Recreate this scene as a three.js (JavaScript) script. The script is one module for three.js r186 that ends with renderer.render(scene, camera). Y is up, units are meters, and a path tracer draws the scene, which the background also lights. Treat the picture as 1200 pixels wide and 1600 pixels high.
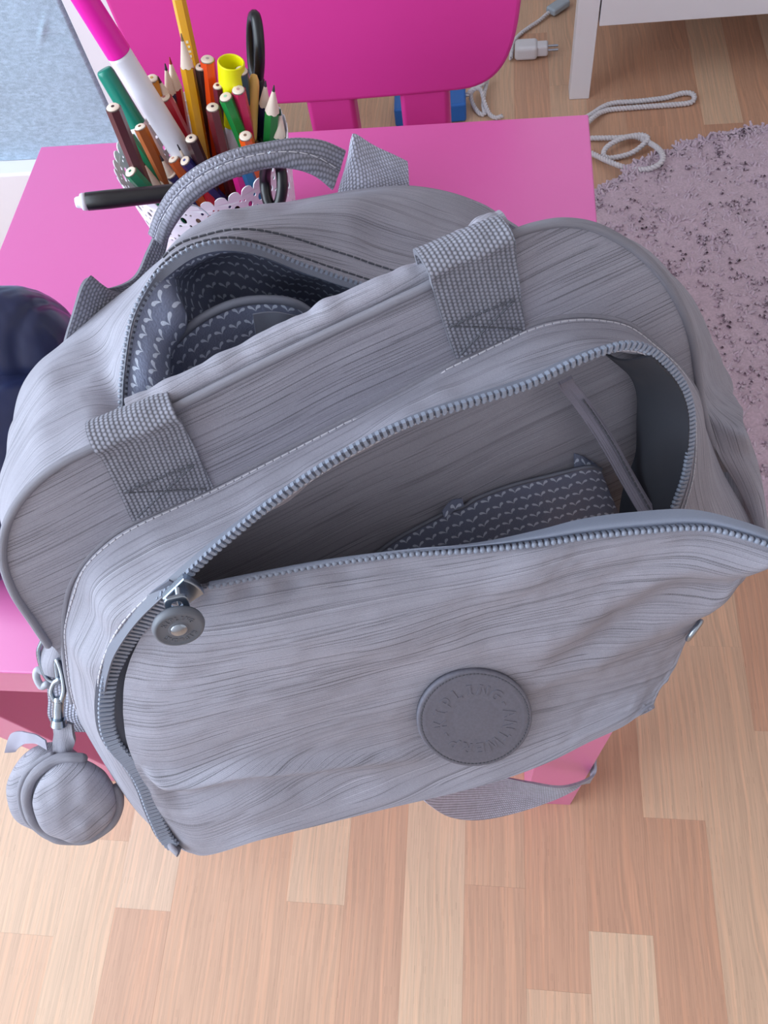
import * as THREE from 'three';
import { mergeGeometries, toCreasedNormals } from 'three/addons/utils/BufferGeometryUtils.js';
import { RoundedBoxGeometry } from 'three/addons/geometries/RoundedBoxGeometry.js';
import { FontLoader } from 'three/addons/loaders/FontLoader.js';
import { TextGeometry } from 'three/addons/geometries/TextGeometry.js';
import { RectAreaLightUniformsLib } from 'three/addons/lights/RectAreaLightUniformsLib.js';

// ---------------------------------------------------------------- camera, sky, light, exposure
const scene = new THREE.Scene();
const V = (x, y, z) => new THREE.Vector3(x, y, z);
const EYE = V(0, 0.9516, 0), FOCAL = 1250;                       // metres; pixels of the 1200 x 1600 frame
const RIGHT = V(0.9911, -0.1145, -0.0672).normalize();
const FWD = V(-0.1326, -0.8743, -0.467); FWD.addScaledVector(RIGHT, -FWD.dot(RIGHT)).normalize();
const UPV = new THREE.Vector3().crossVectors(RIGHT, FWD);
const camera = new THREE.PerspectiveCamera(2 * Math.atan(800 / FOCAL) * 180 / Math.PI, 0.75, 0.02, 30);
camera.position.copy(EYE);
camera.quaternion.setFromRotationMatrix(new THREE.Matrix4().makeBasis(RIGHT, UPV, FWD.clone().negate()));
const renderer = new THREE.WebGLRenderer({ antialias: true });
renderer.setSize(1200, 1600);
renderer.toneMapping = THREE.LinearToneMapping;
renderer.toneMappingExposure = 0.62;
renderer.shadowMap.enabled = true;
scene.background = new THREE.Color().setRGB(0.74, 0.87, 1.0);
scene.backgroundIntensity = 4.0;
const WIN = { x: -1.5, y0: 0.6, y1: 2.25, z0: -0.8, z1: 1.35 };   // the window in the left wall
RectAreaLightUniformsLib.init();
const daylight = new THREE.RectAreaLight(new THREE.Color().setRGB(0.77, 0.885, 1.0), 8.2, WIN.z1 - WIN.z0, WIN.y1 - WIN.y0);
daylight.name = 'window_daylight';
daylight.position.set(WIN.x - 0.02, (WIN.y0 + WIN.y1) / 2, (WIN.z0 + WIN.z1) / 2);
daylight.lookAt(0, (WIN.y0 + WIN.y1) / 2, (WIN.z0 + WIN.z1) / 2);
scene.add(daylight);

// ---------------------------------------------------------------- helpers
function rng(seed) { let s = seed | 0; return () => { s = (s + 0x6d2b79f5) | 0; let t = Math.imul(s ^ (s >>> 15), 1 | s); t = (t + Math.imul(t ^ (t >>> 7), 61 | t)) ^ t; return ((t ^ (t >>> 14)) >>> 0) / 4294967296; }; }
const hash = (x, y, k = 0) => { let h = Math.imul(x | 0, 374761393) ^ Math.imul(y | 0, 668265263) ^ Math.imul(k | 0, 974634777); h = Math.imul(h ^ (h >>> 13), 1274126177); return ((h ^ (h >>> 16)) >>> 0) / 4294967296; };
function vnoise(x, y, px = 1e9, py = 1e9, k = 0) {                // value noise, periodic
  const ix = Math.floor(x), iy = Math.floor(y), fx = x - ix, fy = y - iy, m = (a, p) => ((a % p) + p) % p;
  const s = fx * fx * (3 - 2 * fx), t = fy * fy * (3 - 2 * fy), h = (a, b) => hash(m(a, px), m(b, py), k);
  return (h(ix, iy) * (1 - s) + h(ix + 1, iy) * s) * (1 - t) + (h(ix, iy + 1) * (1 - s) + h(ix + 1, iy + 1) * s) * t;
}
const clamp = (x, a, b) => Math.min(b, Math.max(a, x)), lerp = (a, b, t) => a + (b - a) * t;
const smooth = (a, b, x) => { const t = clamp((x - a) / (b - a), 0, 1); return t * t * (3 - 2 * t); };
const G = (x, c, s) => Math.exp(-((x - c) * (x - c)) / (2 * s * s));
const rayDir = (x, y) => FWD.clone().multiplyScalar(FOCAL).addScaledVector(RIGHT, x - 600).addScaledVector(UPV, 800 - y);
const at = (x, y, h) => { const r = rayDir(x, y); return r.multiplyScalar((h - EYE.y) / r.y).add(EYE); };                 // the point of that pixel at height h
const onPlane = (x, y, p0, n) => { const r = rayDir(x, y), t = p0.clone().sub(EYE).dot(n) / r.dot(n); return r.multiplyScalar(t).add(EYE); };
const onZ = (x, y, z) => onPlane(x, y, V(0, 0, z), V(0, 0, 1));
const project = (p) => { const d = p.clone().sub(EYE), k = FOCAL / d.dot(FWD); return [600 + d.dot(RIGHT) * k, 800 - d.dot(UPV) * k]; };

const used = new Map();
const numbered = (n) => { const k = used.get(n) || 0; used.set(n, k + 1); return k ? n + '_' + String(k).padStart(3, '0') : n; };
function thing(name, label, category, base = V(0, 0, 0), group) {
  const o = new THREE.Group(); o.name = numbered(name); o.position.copy(base); o.userData = { label, category };
  if (group) o.userData.group = group;
  scene.add(o); return o;
}
function mesh(name, geo, mat) { const m = new THREE.Mesh(geo, mat); m.name = name; m.castShadow = m.receiveShadow = true; return m; }
function rootOf(o) { while (o.parent && o.parent !== scene) o = o.parent; return o; }
function part(parent, name, geos, mat, label, kind) {             // geometry in world coordinates becomes a child of parent
  const src = Array.isArray(geos) ? null : geos;
  let g = Array.isArray(geos) ? merge(geos) : geos;
  const r = rootOf(parent).position; g = g.clone(); g.translate(-r.x, -r.y, -r.z);
  if (src && src.grid) g.userData.grid = src.grid;
  const m = mesh(name, g, mat); if (label) m.userData.label = label; if (kind) m.userData.kind = kind;
  parent.add(m); return m;
}
function struct(name, geos, mat) { const m = mesh(numbered(name), Array.isArray(geos) ? merge(geos) : geos, mat); m.userData.kind = 'structure'; scene.add(m); return m; }
function merge(list) {
  const l = list.map((g) => { const q = g.index ? g.toNonIndexed() : g; for (const k of Object.keys(q.attributes)) if (!['position', 'normal', 'uv'].includes(k)) q.deleteAttribute(k); if (!q.attributes.uv) q.setAttribute('uv', new THREE.BufferAttribute(new Float32Array(q.attributes.position.count * 2), 2)); return q; });
  return l.length === 1 ? l[0] : mergeGeometries(l);
}
const box = (x0, x1, y0, y1, z0, z1) => new THREE.BoxGeometry(x1 - x0, y1 - y0, z1 - z0).translate((x0 + x1) / 2, (y0 + y1) / 2, (z0 + z1) / 2);
const rbox = (x0, x1, y0, y1, z0, z1, r = 0.002, s = 2) => new RoundedBoxGeometry(x1 - x0, y1 - y0, z1 - z0, s, r).translate((x0 + x1) / 2, (y0 + y1) / 2, (z0 + z1) / 2);
const curveOf = (pts, closed = false, tension = 0.5) => new THREE.CatmullRomCurve3(pts, closed, 'catmullrom', tension);
function tube(pts, r, n, radial = 8, closed = false) {
  const c = curveOf(pts, closed), g = new THREE.TubeGeometry(c, n, r, radial, closed);
  if (closed) return g;
  const a = new THREE.SphereGeometry(r, radial, 5).translate(...c.getPoint(0).toArray()), b = new THREE.SphereGeometry(r, radial, 5).translate(...c.getPoint(1).toArray());
  return merge([g, a, b]);
}
function cr(p, t) {                                               // uniform Catmull-Rom through a list of points
  const n = p.length - 1, x = clamp(t, 0, 1) * n, i = Math.min(n - 1, Math.floor(x)), f = x - i;
  const a = p[Math.max(0, i - 1)], b = p[i], c = p[i + 1], d = p[Math.min(n, i + 2)];
  const q = (k) => 0.5 * (2 * b[k] + (c[k] - a[k]) * f + (2 * a[k] - 5 * b[k] + 4 * c[k] - d[k]) * f * f + (3 * b[k] - a[k] - 3 * c[k] + d[k]) * f * f * f);
  return V(q('x'), q('y'), q('z'));
}
// A cloth sheet through rows of control points (all rows alike in length), with a thickness; u runs along the rows.
function sheet(rows, { nu = 80, nv = 20, th = 0.0014, side = 1, disp = null, u0 = 0, v0 = 0, swap = false, uTo = [0, 1], uvOf = null, minY = -9 } = {}) {
  const P = [], N = [], UV = [];
  for (let j = 0; j <= nv; j++) for (let i = 0; i <= nu; i++) {
    const u = lerp(uTo[0], uTo[1], i / nu), col = rows.map((r) => cr(r, u));
    P.push(col.length === 2 ? col[0].clone().lerp(col[1], j / nv) : cr(col, j / nv));
  }
  const at_ = (i, j) => P[clamp(j, 0, nv) * (nu + 1) + clamp(i, 0, nu)];
  const normals = () => { N.length = 0; for (let j = 0; j <= nv; j++) for (let i = 0; i <= nu; i++) { const a = at_(i + 1, j).clone().sub(at_(i - 1, j)), b = at_(i, j + 1).clone().sub(at_(i, j - 1)); let n = a.cross(b); if (n.lengthSq() < 1e-18) n = N.length ? N[N.length - 1].clone() : V(0, 1, 0); N.push(n.normalize().multiplyScalar(side)); } };
  normals();
  if (disp) { for (let j = 0; j <= nv; j++) for (let i = 0; i <= nu; i++) { const k = j * (nu + 1) + i; P[k].addScaledVector(N[k], disp(i / nu, j / nv, P[k])); } normals(); }
  if (minY > -9) for (const p of P) p.y = Math.max(p.y, minY);
  const mid = Math.floor(nv / 2), ul = [0]; for (let i = 1; i <= nu; i++) ul.push(ul[i - 1] + at_(i, mid).distanceTo(at_(i - 1, mid)));
  const vl = []; for (let i = 0; i <= nu; i++) { let s = 0; const c = [0]; for (let j = 1; j <= nv; j++) c.push(s += at_(i, j).distanceTo(at_(i, j - 1))); vl.push(c); }
  const pos = [], uv = [], idx = [], layer = (o) => { for (let k = 0; k < P.length; k++) { pos.push(P[k].x + N[k].x * o, P[k].y + N[k].y * o, P[k].z + N[k].z * o); const i = k % (nu + 1), j = Math.floor(k / (nu + 1)); uv.push(...(uvOf ? uvOf(P[k], i / nu, j / nv) : swap ? [vl[i][j] + v0, ul[i] + u0] : [ul[i] + u0, vl[i][j] + v0])); } };
  layer(0); layer(-th);
  const M = P.length;
  for (let j = 0; j < nv; j++) for (let i = 0; i < nu; i++) {
    const a = j * (nu + 1) + i, b = a + 1, c = a + nu + 1, d = c + 1;
    if (side > 0) idx.push(a, b, d, a, d, c, M + a, M + d, M + b, M + a, M + c, M + d); else idx.push(a, d, b, a, c, d, M + a, M + b, M + d, M + a, M + d, M + c);
  }
  const g = new THREE.BufferGeometry();
  g.setAttribute('position', new THREE.Float32BufferAttribute(pos, 3)); g.setAttribute('uv', new THREE.Float32BufferAttribute(uv, 2)); g.setIndex(idx); g.computeVertexNormals();
  const ep = [], eu = [], ei = [], edge = (list) => { for (let q = 0; q + 1 < list.length; q++) { const k0 = list[q], k1 = list[q + 1], b = ep.length / 3; for (const k of [k0, k1]) for (const o of [0, M]) { ep.push(pos[(k + o) * 3], pos[(k + o) * 3 + 1], pos[(k + o) * 3 + 2]); eu.push(uv[k * 2], uv[k * 2 + 1]); } ei.push(b, b + 1, b + 2, b + 1, b + 3, b + 2); } };
  const seq = (n, f) => Array.from({ length: n + 1 }, (_, i) => f(i));
  edge(seq(nu, (i) => i)); edge(seq(nu, (i) => nv * (nu + 1) + i)); edge(seq(nv, (j) => j * (nu + 1))); edge(seq(nv, (j) => j * (nu + 1) + nu));
  const e = new THREE.BufferGeometry(); e.setAttribute('position', new THREE.Float32BufferAttribute(ep, 3)); e.setAttribute('uv', new THREE.Float32BufferAttribute(eu, 2)); e.setIndex(ei); e.computeVertexNormals();
  const out = merge([g, e]); out.grid = P; out.gridN = N; out.nu = nu; out.nv = nv; return out;
}
// polyline utilities: even samples of a smooth curve
function even(pts, step) { const c = curveOf(pts), L = c.getLength(), n = Math.max(2, Math.round(L / step)); c.arcLengthDivisions = 400; c.updateArcLengths(); return Array.from({ length: n + 1 }, (_, i) => c.getPointAt(i / n)); }
function frameAt(P, i) { return P[Math.min(P.length - 1, i + 1)].clone().sub(P[Math.max(0, i - 1)]).normalize(); }
function stitches(pts, lift, { dash = 0.0028, gap = 0.0013, r = 0.0005 } = {}) {     // a row of thread dashes lying on a curve
  const P = even(pts, dash + gap), out = [];
  for (let i = 0; i + 1 < P.length; i++) {
    const a = P[i], b = P[i].clone().lerp(P[i + 1], dash / (dash + gap)), d = b.clone().sub(a), L = d.length();
    const g = new THREE.CapsuleGeometry(r, L, 2, 5); g.applyQuaternion(new THREE.Quaternion().setFromUnitVectors(V(0, 1, 0), d.normalize())); const m = a.clone().lerp(b, 0.5).add(lift); g.translate(m.x, m.y, m.z); out.push(g);
  }
  return out;
}
function zipTeeth(pts, across, nrm, { pitch = 0.0027, w = 0.0034, h = 0.0022, t = 0.0014 } = {}) { // moulded teeth: a foot on the tape and a knob beyond its edge; across(i,P) points out of the tape
  const P = even(pts, pitch), out = [], m = new THREE.Matrix4();
  for (let i = 0; i < P.length; i++) {
    const T = frameAt(P, i), A = across(P[i], T, i / (P.length - 1)).clone(); A.addScaledVector(T, -A.dot(T)).normalize(); const n = new THREE.Vector3().crossVectors(T, A).normalize(); if (n.dot(nrm) < 0) { n.negate(); T.negate(); }
    const foot = new THREE.BoxGeometry(t, w, h).translate(0, -w * 0.2, 0), knob = new THREE.SphereGeometry(t * 0.78, 7, 5).scale(1.05, 1, 1.1).translate(0, w * 0.36, 0);
    for (const g of [foot, knob]) { m.makeBasis(T, A, n); m.setPosition(P[i]); g.applyMatrix4(m); out.push(g); }
  }
  return out;
}

const gridRow = (g, v, u0, u1, lift, n = 60, out = V(0, 1, 0), th = 0.0018) => Array.from({ length: n + 1 }, (_, q) => { const i = Math.round(lerp(u0, u1, q / n) * g.nu), k = Math.round(v * g.nv) * (g.nu + 1) + i; return g.grid[k].clone().addScaledVector(g.gridN[k], g.gridN[k].dot(out) > 0 ? lift : -lift - th); });
// ---------------------------------------------------------------- procedural textures
function texture(w, h, fn, size, srgb = true, aniso = 0) {        // size: metres that one repeat covers in u and v
  const d = new Uint8Array(w * h * 4);
  for (let y = 0, k = 0; y < h; y++) for (let x = 0; x < w; x++, k += 4) { const c = fn(x, y); if (typeof c === 'number') d[k] = d[k + 1] = d[k + 2] = clamp(c * 255, 0, 255); else { d[k] = clamp(c[0] * 255, 0, 255); d[k + 1] = clamp(c[1] * 255, 0, 255); d[k + 2] = clamp(c[2] * 255, 0, 255); } d[k + 3] = 255; }
  const t = new THREE.DataTexture(d, w, h, THREE.RGBAFormat); t.wrapS = t.wrapT = THREE.RepeatWrapping; t.magFilter = THREE.LinearFilter; t.minFilter = THREE.LinearMipmapLinearFilter; t.generateMipmaps = true;
  if (srgb) t.colorSpace = THREE.SRGBColorSpace; t.repeat.set(1 / size[0], 1 / size[1]); t.needsUpdate = true; return t;
}
const S = (hex) => new THREE.Color(hex);
const std = (o) => new THREE.MeshStandardMaterial(o), phys = (o) => new THREE.MeshPhysicalMaterial(o);

// bag cloth: crinkle weave, slub lines run along u
const FW = 2048, FH = 1024;
const slub = Array.from({ length: FH }, (_, y) => { let on = 0, k = 0; for (let d = -1; d <= 1; d++) { const yy = (y + d + FH) % FH, a = hash(yy, 7), b = hash(yy, 8), wide = hash(yy, 10) > 0.7 ? 0.9 : 0.35; if (a < 0.2) { const s = (0.35 + 0.65 * b) * clamp(wide + 0.7 - Math.abs(d), 0, 1); if (s > Math.abs(on)) { on = s; k = yy; } } else if (a > 0.94) { const s = 0.7 * b * clamp(wide + 0.7 - Math.abs(d), 0, 1); if (s > Math.abs(on)) { on = -s; k = yy; } } } return { on, k }; });
const thread = (x, y) => { const s = slub[y]; if (!s.on) return 0; return s.on * smooth(0.36, 0.6, vnoise(x / 170.667, s.k * 0.37 + 11, 12, 1e9, 5)) * (0.75 + 0.25 * (((x + s.k) % 7) < 4 ? 1 : -0.4)); };
const rib = (x, y) => (y % 4 < 2 ? 0.02 : -0.02) + (((x + 2 * y) % 6 < 3) ? 0.014 : -0.014) + (hash(x >> 1, y, 9) - 0.5) * 0.07;
const clothTex = texture(FW, FH, (x, y) => { const t = thread(x, y), l = 0.61 - Math.max(0, t) * 0.24 - Math.min(0, t) * 0.15 + rib(x, y) + (vnoise(x / 128, y / 32, 16, FH / 32, 6) - 0.5) * 0.035; return [l * 0.975, l * 0.965, l * 1.045]; }, [0.30, 0.15]);
const clothBump = texture(FW, FH, (x, y) => 0.6 - Math.max(0, thread(x, y)) * 0.5 + rib(x, y) * 2.2, [0.30, 0.15], false);
const clothM = phys({ name: 'crinkled grey cloth', map: clothTex, bumpMap: clothBump, bumpScale: 0.0002, roughness: 0.68, sheen: 0.12, sheenRoughness: 0.6, sheenColor: new THREE.Color(0.8, 0.85, 1) });
// cotton webbing: staggered nubs
const nub = (x, y, n, W) => { const c = W / n, r = Math.floor(y / c), xx = ((x + (r % 2) * c / 2) % c + c) % c / c - 0.5, yy = (y % c) / c - 0.5; return Math.max(0, 1 - (xx * xx * 3.4 + yy * yy * 4.6)); };
const webTex = texture(512, 512, (x, y) => { const k = nub(x, y, 14, 512), l = 0.46 + 0.18 * Math.pow(k, 0.7) + (hash(x, y, 3) - 0.5) * 0.07 + (vnoise(x / 40, y / 40, 12, 12) - 0.5) * 0.05; return [l * 0.99, l * 0.99, l * 1.08]; }, [0.029, 0.029]);
const webBump = texture(512, 512, (x, y) => Math.pow(nub(x, y, 14, 512), 0.6) * 0.85 + hash(x, y, 3) * 0.15, [0.029, 0.029], false);
const webM = phys({ name: 'grey cotton webbing', map: webTex, bumpMap: webBump, bumpScale: 0.0009, roughness: 0.9, sheen: 0.4, sheenRoughness: 0.5, sheenColor: new THREE.Color(0.8, 0.85, 1) });
const webSoftM = phys({ name: 'worn webbing', map: webTex, color: new THREE.Color(0.86, 0.85, 0.86), bumpMap: webBump, bumpScale: 0.00025, roughness: 0.9 });
const webLightM = phys({ name: 'pale grey webbing', map: webTex, color: new THREE.Color(1.95, 1.97, 2.0), bumpMap: webBump, bumpScale: 0.0006, roughness: 0.85, sheen: 0.5, sheenRoughness: 0.5, sheenColor: new THREE.Color(0.85, 0.9, 1) });
// lining with a print of small hearts
const lc = document.createElement('canvas'); lc.width = lc.height = 1024; { const g = lc.getContext('2d'), R = rng(5); g.fillStyle = '#737a93'; g.fillRect(0, 0, 1024, 1024); g.lineCap = 'round';
  for (let r = 0; r < 12; r++) for (let c = -1; c < 13; c++) { const cx = (c + (r % 2) * 0.5) * 85.33 + 42, cy = r * 85.33 + 42, a = (hash((c + 12) % 12, r, 2) - 0.5) * 0.5; g.save(); g.translate(cx, cy); g.rotate(a); g.fillStyle = '#c6cfe2'; for (const s of [-1, 1]) { g.beginPath(); g.moveTo(0, -24); g.quadraticCurveTo(s * 3, 6, s * 20, 18); g.quadraticCurveTo(s * 34, 22, s * 34, 10); g.quadraticCurveTo(s * 33, -2, s * 20, -4); g.quadraticCurveTo(s * 9, -7, 0, -24); g.fill(); } g.restore(); } }
const liningTex = new THREE.CanvasTexture(lc); liningTex.colorSpace = THREE.SRGBColorSpace; liningTex.wrapS = liningTex.wrapT = THREE.RepeatWrapping; liningTex.repeat.set(1 / 0.098, 1 / 0.098);
const crinkle = texture(256, 256, (x, y) => 0.5 * vnoise(x / 32, y / 32, 8, 8, 1) + 0.3 * vnoise(x / 12.8, y / 12.8, 20, 20, 2) + 0.2 * hash(x, y, 4), [0.12, 0.12], false);
const liningM = std({ name: 'heart print lining', map: liningTex, bumpMap: crinkle, bumpScale: 0.0012, roughness: 0.55 });
const tapeTex = texture(256, 64, (x, y) => { const l = 0.47 + ((x % 8 < 4) ? 0.03 : -0.03) + (hash(x, y, 2) - 0.5) * 0.04; return [l * 0.95, l * 0.98, l * 1.1]; }, [0.02, 0.01]);
const tapeM = std({ name: 'zip tape', map: tapeTex, roughness: 0.6 }), tapeShineM = std({ name: 'satin binding', map: tapeTex, color: new THREE.Color(1.5, 1.6, 1.65), roughness: 0.38 });
const toothM = std({ name: 'zip teeth', color: S('#8a92a4'), roughness: 0.35 });
const threadM = std({ name: 'grey thread', color: S('#c4c2cc'), roughness: 0.8 }), threadDarkM = std({ name: 'dark thread', color: S('#55565f'), roughness: 0.8 });
const metalM = std({ name: 'plated metal', color: S('#aab6c4'), metalness: 1, roughness: 0.25 });
const rubberM = std({ name: 'grey rubber', color: S('#686c76'), roughness: 0.5 });
const patchTex = texture(256, 256, (x, y) => { const l = 0.43 + (vnoise(x / 8, y / 8, 32, 32, 3) - 0.5) * 0.03 + (hash(x, y, 6) - 0.5) * 0.025; return [l * 0.97, l * 0.97, l * 1.09]; }, [0.03, 0.03]);
const patchM = std({ name: 'patch leatherette', map: patchTex, roughness: 0.62 });
const pinkM = phys({ name: 'pink table foil', color: S('#d564a8'), roughness: 0.45, clearcoat: 1, clearcoatRoughness: 0.4, bumpMap: crinkle, bumpScale: 0.00004 });
const chairM = std({ name: 'magenta plastic', color: S('#cc3890'), roughness: 0.42 });
const whiteM = std({ name: 'white lacquer', color: S('#e6e4ea'), roughness: 0.45 });
const wallM = std({ name: 'wall paint', color: S('#dad3cf'), roughness: 0.95 });

// ---------------------------------------------------------------- the room
const X0 = WIN.x, X1 = 1.5, Z0 = -2.1, Z1 = 1.5, HC = 2.45;
struct('wall_back', box(X0 - 0.12, X1 + 0.12, -0.1, HC, Z0 - 0.12, Z0), wallM);
struct('wall_front', box(X0 - 0.12, X1 + 0.12, -0.1, HC, Z1, Z1 + 0.12), wallM);
struct('wall_right', box(X1, X1 + 0.12, -0.1, HC, Z0, Z1), wallM);
struct('wall_left', [box(X0 - 0.12, X0, -0.1, WIN.y0, Z0, Z1), box(X0 - 0.12, X0, WIN.y1, HC, Z0, Z1), box(X0 - 0.12, X0, WIN.y0, WIN.y1, Z0, WIN.z0), box(X0 - 0.12, X0, WIN.y0, WIN.y1, WIN.z1, Z1)], wallM);
struct('ceiling', box(X0 - 0.12, X1 + 0.12, HC, HC + 0.12, Z0 - 0.12, Z1 + 0.12), wallM);
struct('baseboard_back', rbox(X0, X1, 0, 0.06, Z0, Z0 + 0.014), whiteM);
struct('baseboard_right', rbox(X1 - 0.014, X1, 0, 0.06, Z0 + 0.014, Z1), whiteM);
struct('window_1', [rbox(X0 - 0.1, X0 - 0.04, WIN.y0, WIN.y0 + 0.05, WIN.z0, WIN.z1), rbox(X0 - 0.1, X0 - 0.04, WIN.y1 - 0.05, WIN.y1, WIN.z0, WIN.z1), rbox(X0 - 0.1, X0 - 0.04, WIN.y0, WIN.y1, WIN.z0, WIN.z0 + 0.05), rbox(X0 - 0.1, X0 - 0.04, WIN.y0, WIN.y1, WIN.z1 - 0.05, WIN.z1), rbox(X0 - 0.1, X0 - 0.04, WIN.y0, WIN.y1, 0.18, 0.23)], whiteM);

// floor: three-strip beech laminate, each block a piece of its own
{
  const STRIP = 0.0643, SKEW = 0.0015;
  const grain = texture(512, 1024, (x, y) => { const wob = vnoise(y / 170, 1.5, 6, 1e9, 1) * 40 + vnoise(x / 60, y / 128, 9, 8, 8) * 24; const g = vnoise((x + wob) / 9, y / 256, 57, 4, 2), f = vnoise(x / 2, y / 64, 256, 16, 3); const l = 0.90 + (g - 0.5) * 0.10 + (f - 0.5) * 0.07 - (hash(x, Math.floor(y / 14), 4) > 0.985 ? 0.09 : 0); const r = smooth(0.45, 0.8, g) * 0.03; return [l + 0.02, l - r * 0.6, l - r]; }, [0.14, 0.5]);
  const tones = ['#e0bd9f', '#d8b093', '#e4c6a8', '#d3a78a', '#dcb698', '#e6caae', '#d6ab8e', '#dfbd9f'].map((c, i) => std({ name: 'beech laminate', color: S(c), map: grain, roughness: 0.46 }));
  const floor = struct('floor', box(X0 - 0.12, X1 + 0.12, -0.12, -0.004, Z0 - 0.12, Z1 + 0.12), std({ name: 'floor base', color: S('#8a6a50'), roughness: 0.8 }));
  const R = rng(77), lens = [0.31, 0.38, 0.46, 0.56], geos = lens.map((L) => [0, 1, 2].map((k) => { const g = new THREE.BoxGeometry(STRIP - 0.00009, 0.0042, L - 0.00009), uv = g.attributes.uv, p = g.attributes.position; for (let i = 0; i < uv.count; i++) uv.setXY(i, p.getX(i) + k * 0.047 + 0.03, p.getZ(i) + k * 0.17 + L); return g; }));
  const jz = (x, y) => at(x, y, 0).z, JOINT = { '-4': [jz(142, 1415), 1, 5], '-1': [jz(500, 1412), 4, 2], 2: [jz(770, 1385), 1, 4], 3: [jz(872, 1549), 0, 6], 4: [jz(968, 1458), 2, 3], 5: [jz(1058, 1280), 3, 0], 0: [jz(590, 1700), 0, 1], 1: [jz(680, 1760), 5, 2] };
  const cand = [];
  for (let s = -27; s <= 25; s++) {
    const x = -0.155 + (s + 0.5) * STRIP; let z = Z1 - R() * 0.4; const J = JOINT[s]; let first = true, n = 0; if (J) { z = J[0] + 0.46 * 3; } if (x < X0 || x > X1) continue;
    while (z > Z0) { const q = J && n < 3 ? 2 : Math.floor(R() * 4), L = lens[q], tt = Math.floor(R() * 8); n++; cand.push({ x, z: z - L / 2, q, k: Math.floor(R() * 3), t: J && n === 3 ? J[1] : J && n === 4 ? J[2] : tt, y: (R() - 0.5) * 0.0002 }); z -= L; }
  }
  for (const c of cand) { const p = project(V(c.x, 0, c.z)), fr = V(c.x, 0, c.z).sub(EYE).dot(FWD); c.out = fr < 0.2 ? 9e9 : Math.hypot(Math.max(0, Math.abs(p[0] - 600) - 600), Math.max(0, Math.abs(p[1] - 800) - 800)); }
  cand.sort((a, b) => a.out - b.out);
  const rest = [];
  cand.forEach((c, i) => { const g = geos[c.q][c.k]; if (i < 280) { const m = mesh(i ? 'plank_' + String(i).padStart(3, '0') : 'plank', g, tones[c.t]); m.position.set(c.x, -0.0021 + c.y, c.z); floor.add(m); } else rest.push(g.clone().translate(c.x, -0.0021 + c.y, c.z)); });
  const m = mesh('planks_beyond', merge(rest), tones[0]); m.userData.kind = 'stuff'; floor.add(m);
}

// ---------------------------------------------------------------- fluffy round rug
{
  const C = V(0.472, 0, -0.835), RAD = 0.396, rug = thing('round_rug', 'round fluffy pale pink rug on the wooden floor beside the pink table', 'rug', C), R = rng(9);
  const n = 90, pr = [], ps = [], ix = []; 
  for (let i = 0; i <= 40; i++) for (let k = 0; k <= n; k++) { const r = RAD * i / 40, a = k / n * Math.PI * 2, e = 1 + 0.015 * Math.sin(a * 23) + 0.01 * Math.sin(a * 41); const x = Math.cos(a) * r * e, z = Math.sin(a) * r * e; const h = i === 40 ? 0.001 : 0.0155 * Math.min(1, (40 - i) / 2) + 0.007 * vnoise(x * 45 + 50, z * 45 + 50) + 0.004 * vnoise(x * 120 + 50, z * 120 + 50); pr.push(x + C.x, h, z + C.z); ps.push(x, z); }
  for (let i = 0; i < 40; i++) for (let k = 0; k < n; k++) { const a = i * (n + 1) + k, b = a + n + 1; ix.push(a, a + 1, b, b, a + 1, b + 1); }
  const g = new THREE.BufferGeometry(); g.setAttribute('position', new THREE.Float32BufferAttribute(pr, 3)); g.setAttribute('uv', new THREE.Float32BufferAttribute(ps, 2)); g.setIndex(ix); g.computeVertexNormals();
  const bm = texture(256, 256, (x, y) => { const l = 0.86 + 0.1 * vnoise(x / 6, y / 6, 42, 42, 5) + 0.06 * hash(x, y, 7); return [l, l * 0.975, l * 0.985]; }, [0.09, 0.09]);
  part(rug, 'backing', g, std({ name: 'rug wool', map: bm, color: S('#cdbcc8'), roughness: 1 }));
  const blade = []; const rb = rng(3);
  for (let k = 0; k < 7; k++) { const a = rb() * 6.28, l = 0.007 + rb() * 0.004, b = 0.5 + rb() * 0.7, pts = [V(0, 0, 0), V(Math.cos(a) * l * 0.35, l * 0.6, Math.sin(a) * l * 0.35), V(Math.cos(a) * l * (0.35 + b * 0.6), l * (0.95 - 0.35 * b), Math.sin(a) * l * (0.35 + b * 0.6))]; blade.push(new THREE.TubeGeometry(curveOf(pts), 3, 0.0019, 4).translate((rb() - 0.5) * 0.006, 0, (rb() - 0.5) * 0.006)); }
  const bg = merge(blade), count = 34000, im = new THREE.InstancedMesh(bg, phys({ name: 'rug pile', color: S('#cbbac8'), roughness: 1, sheen: 0.6, sheenRoughness: 0.6, sheenColor: new THREE.Color(1, 0.9, 0.95) }), count), d = new THREE.Object3D(), col = new THREE.Color();
  for (let i = 0; i < count; i++) { const r = RAD * Math.sqrt(R()) * 1.0, a = R() * 6.2832, x = Math.cos(a) * r, z = Math.sin(a) * r, swirl = vnoise(x * 26 + 9, z * 26 + 9) * 9; d.position.set(x, 0.006 + 0.007 * vnoise(x * 45 + 50, z * 45 + 50), z); d.rotation.set((R() - 0.5) * 0.9, swirl + R() * 0.8, (R() - 0.5) * 0.9); d.scale.setScalar(0.8 + R() * 0.5); d.updateMatrix(); im.setMatrixAt(i, d.matrix); const l = 0.95 + R() * 0.07; im.setColorAt(i, col.setRGB(l, l * (0.955 + 0.045 * R()), l * 0.985)); }
  im.name = 'pile'; im.userData.kind = 'stuff'; im.castShadow = im.receiveShadow = true; rug.add(im);
}

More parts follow.
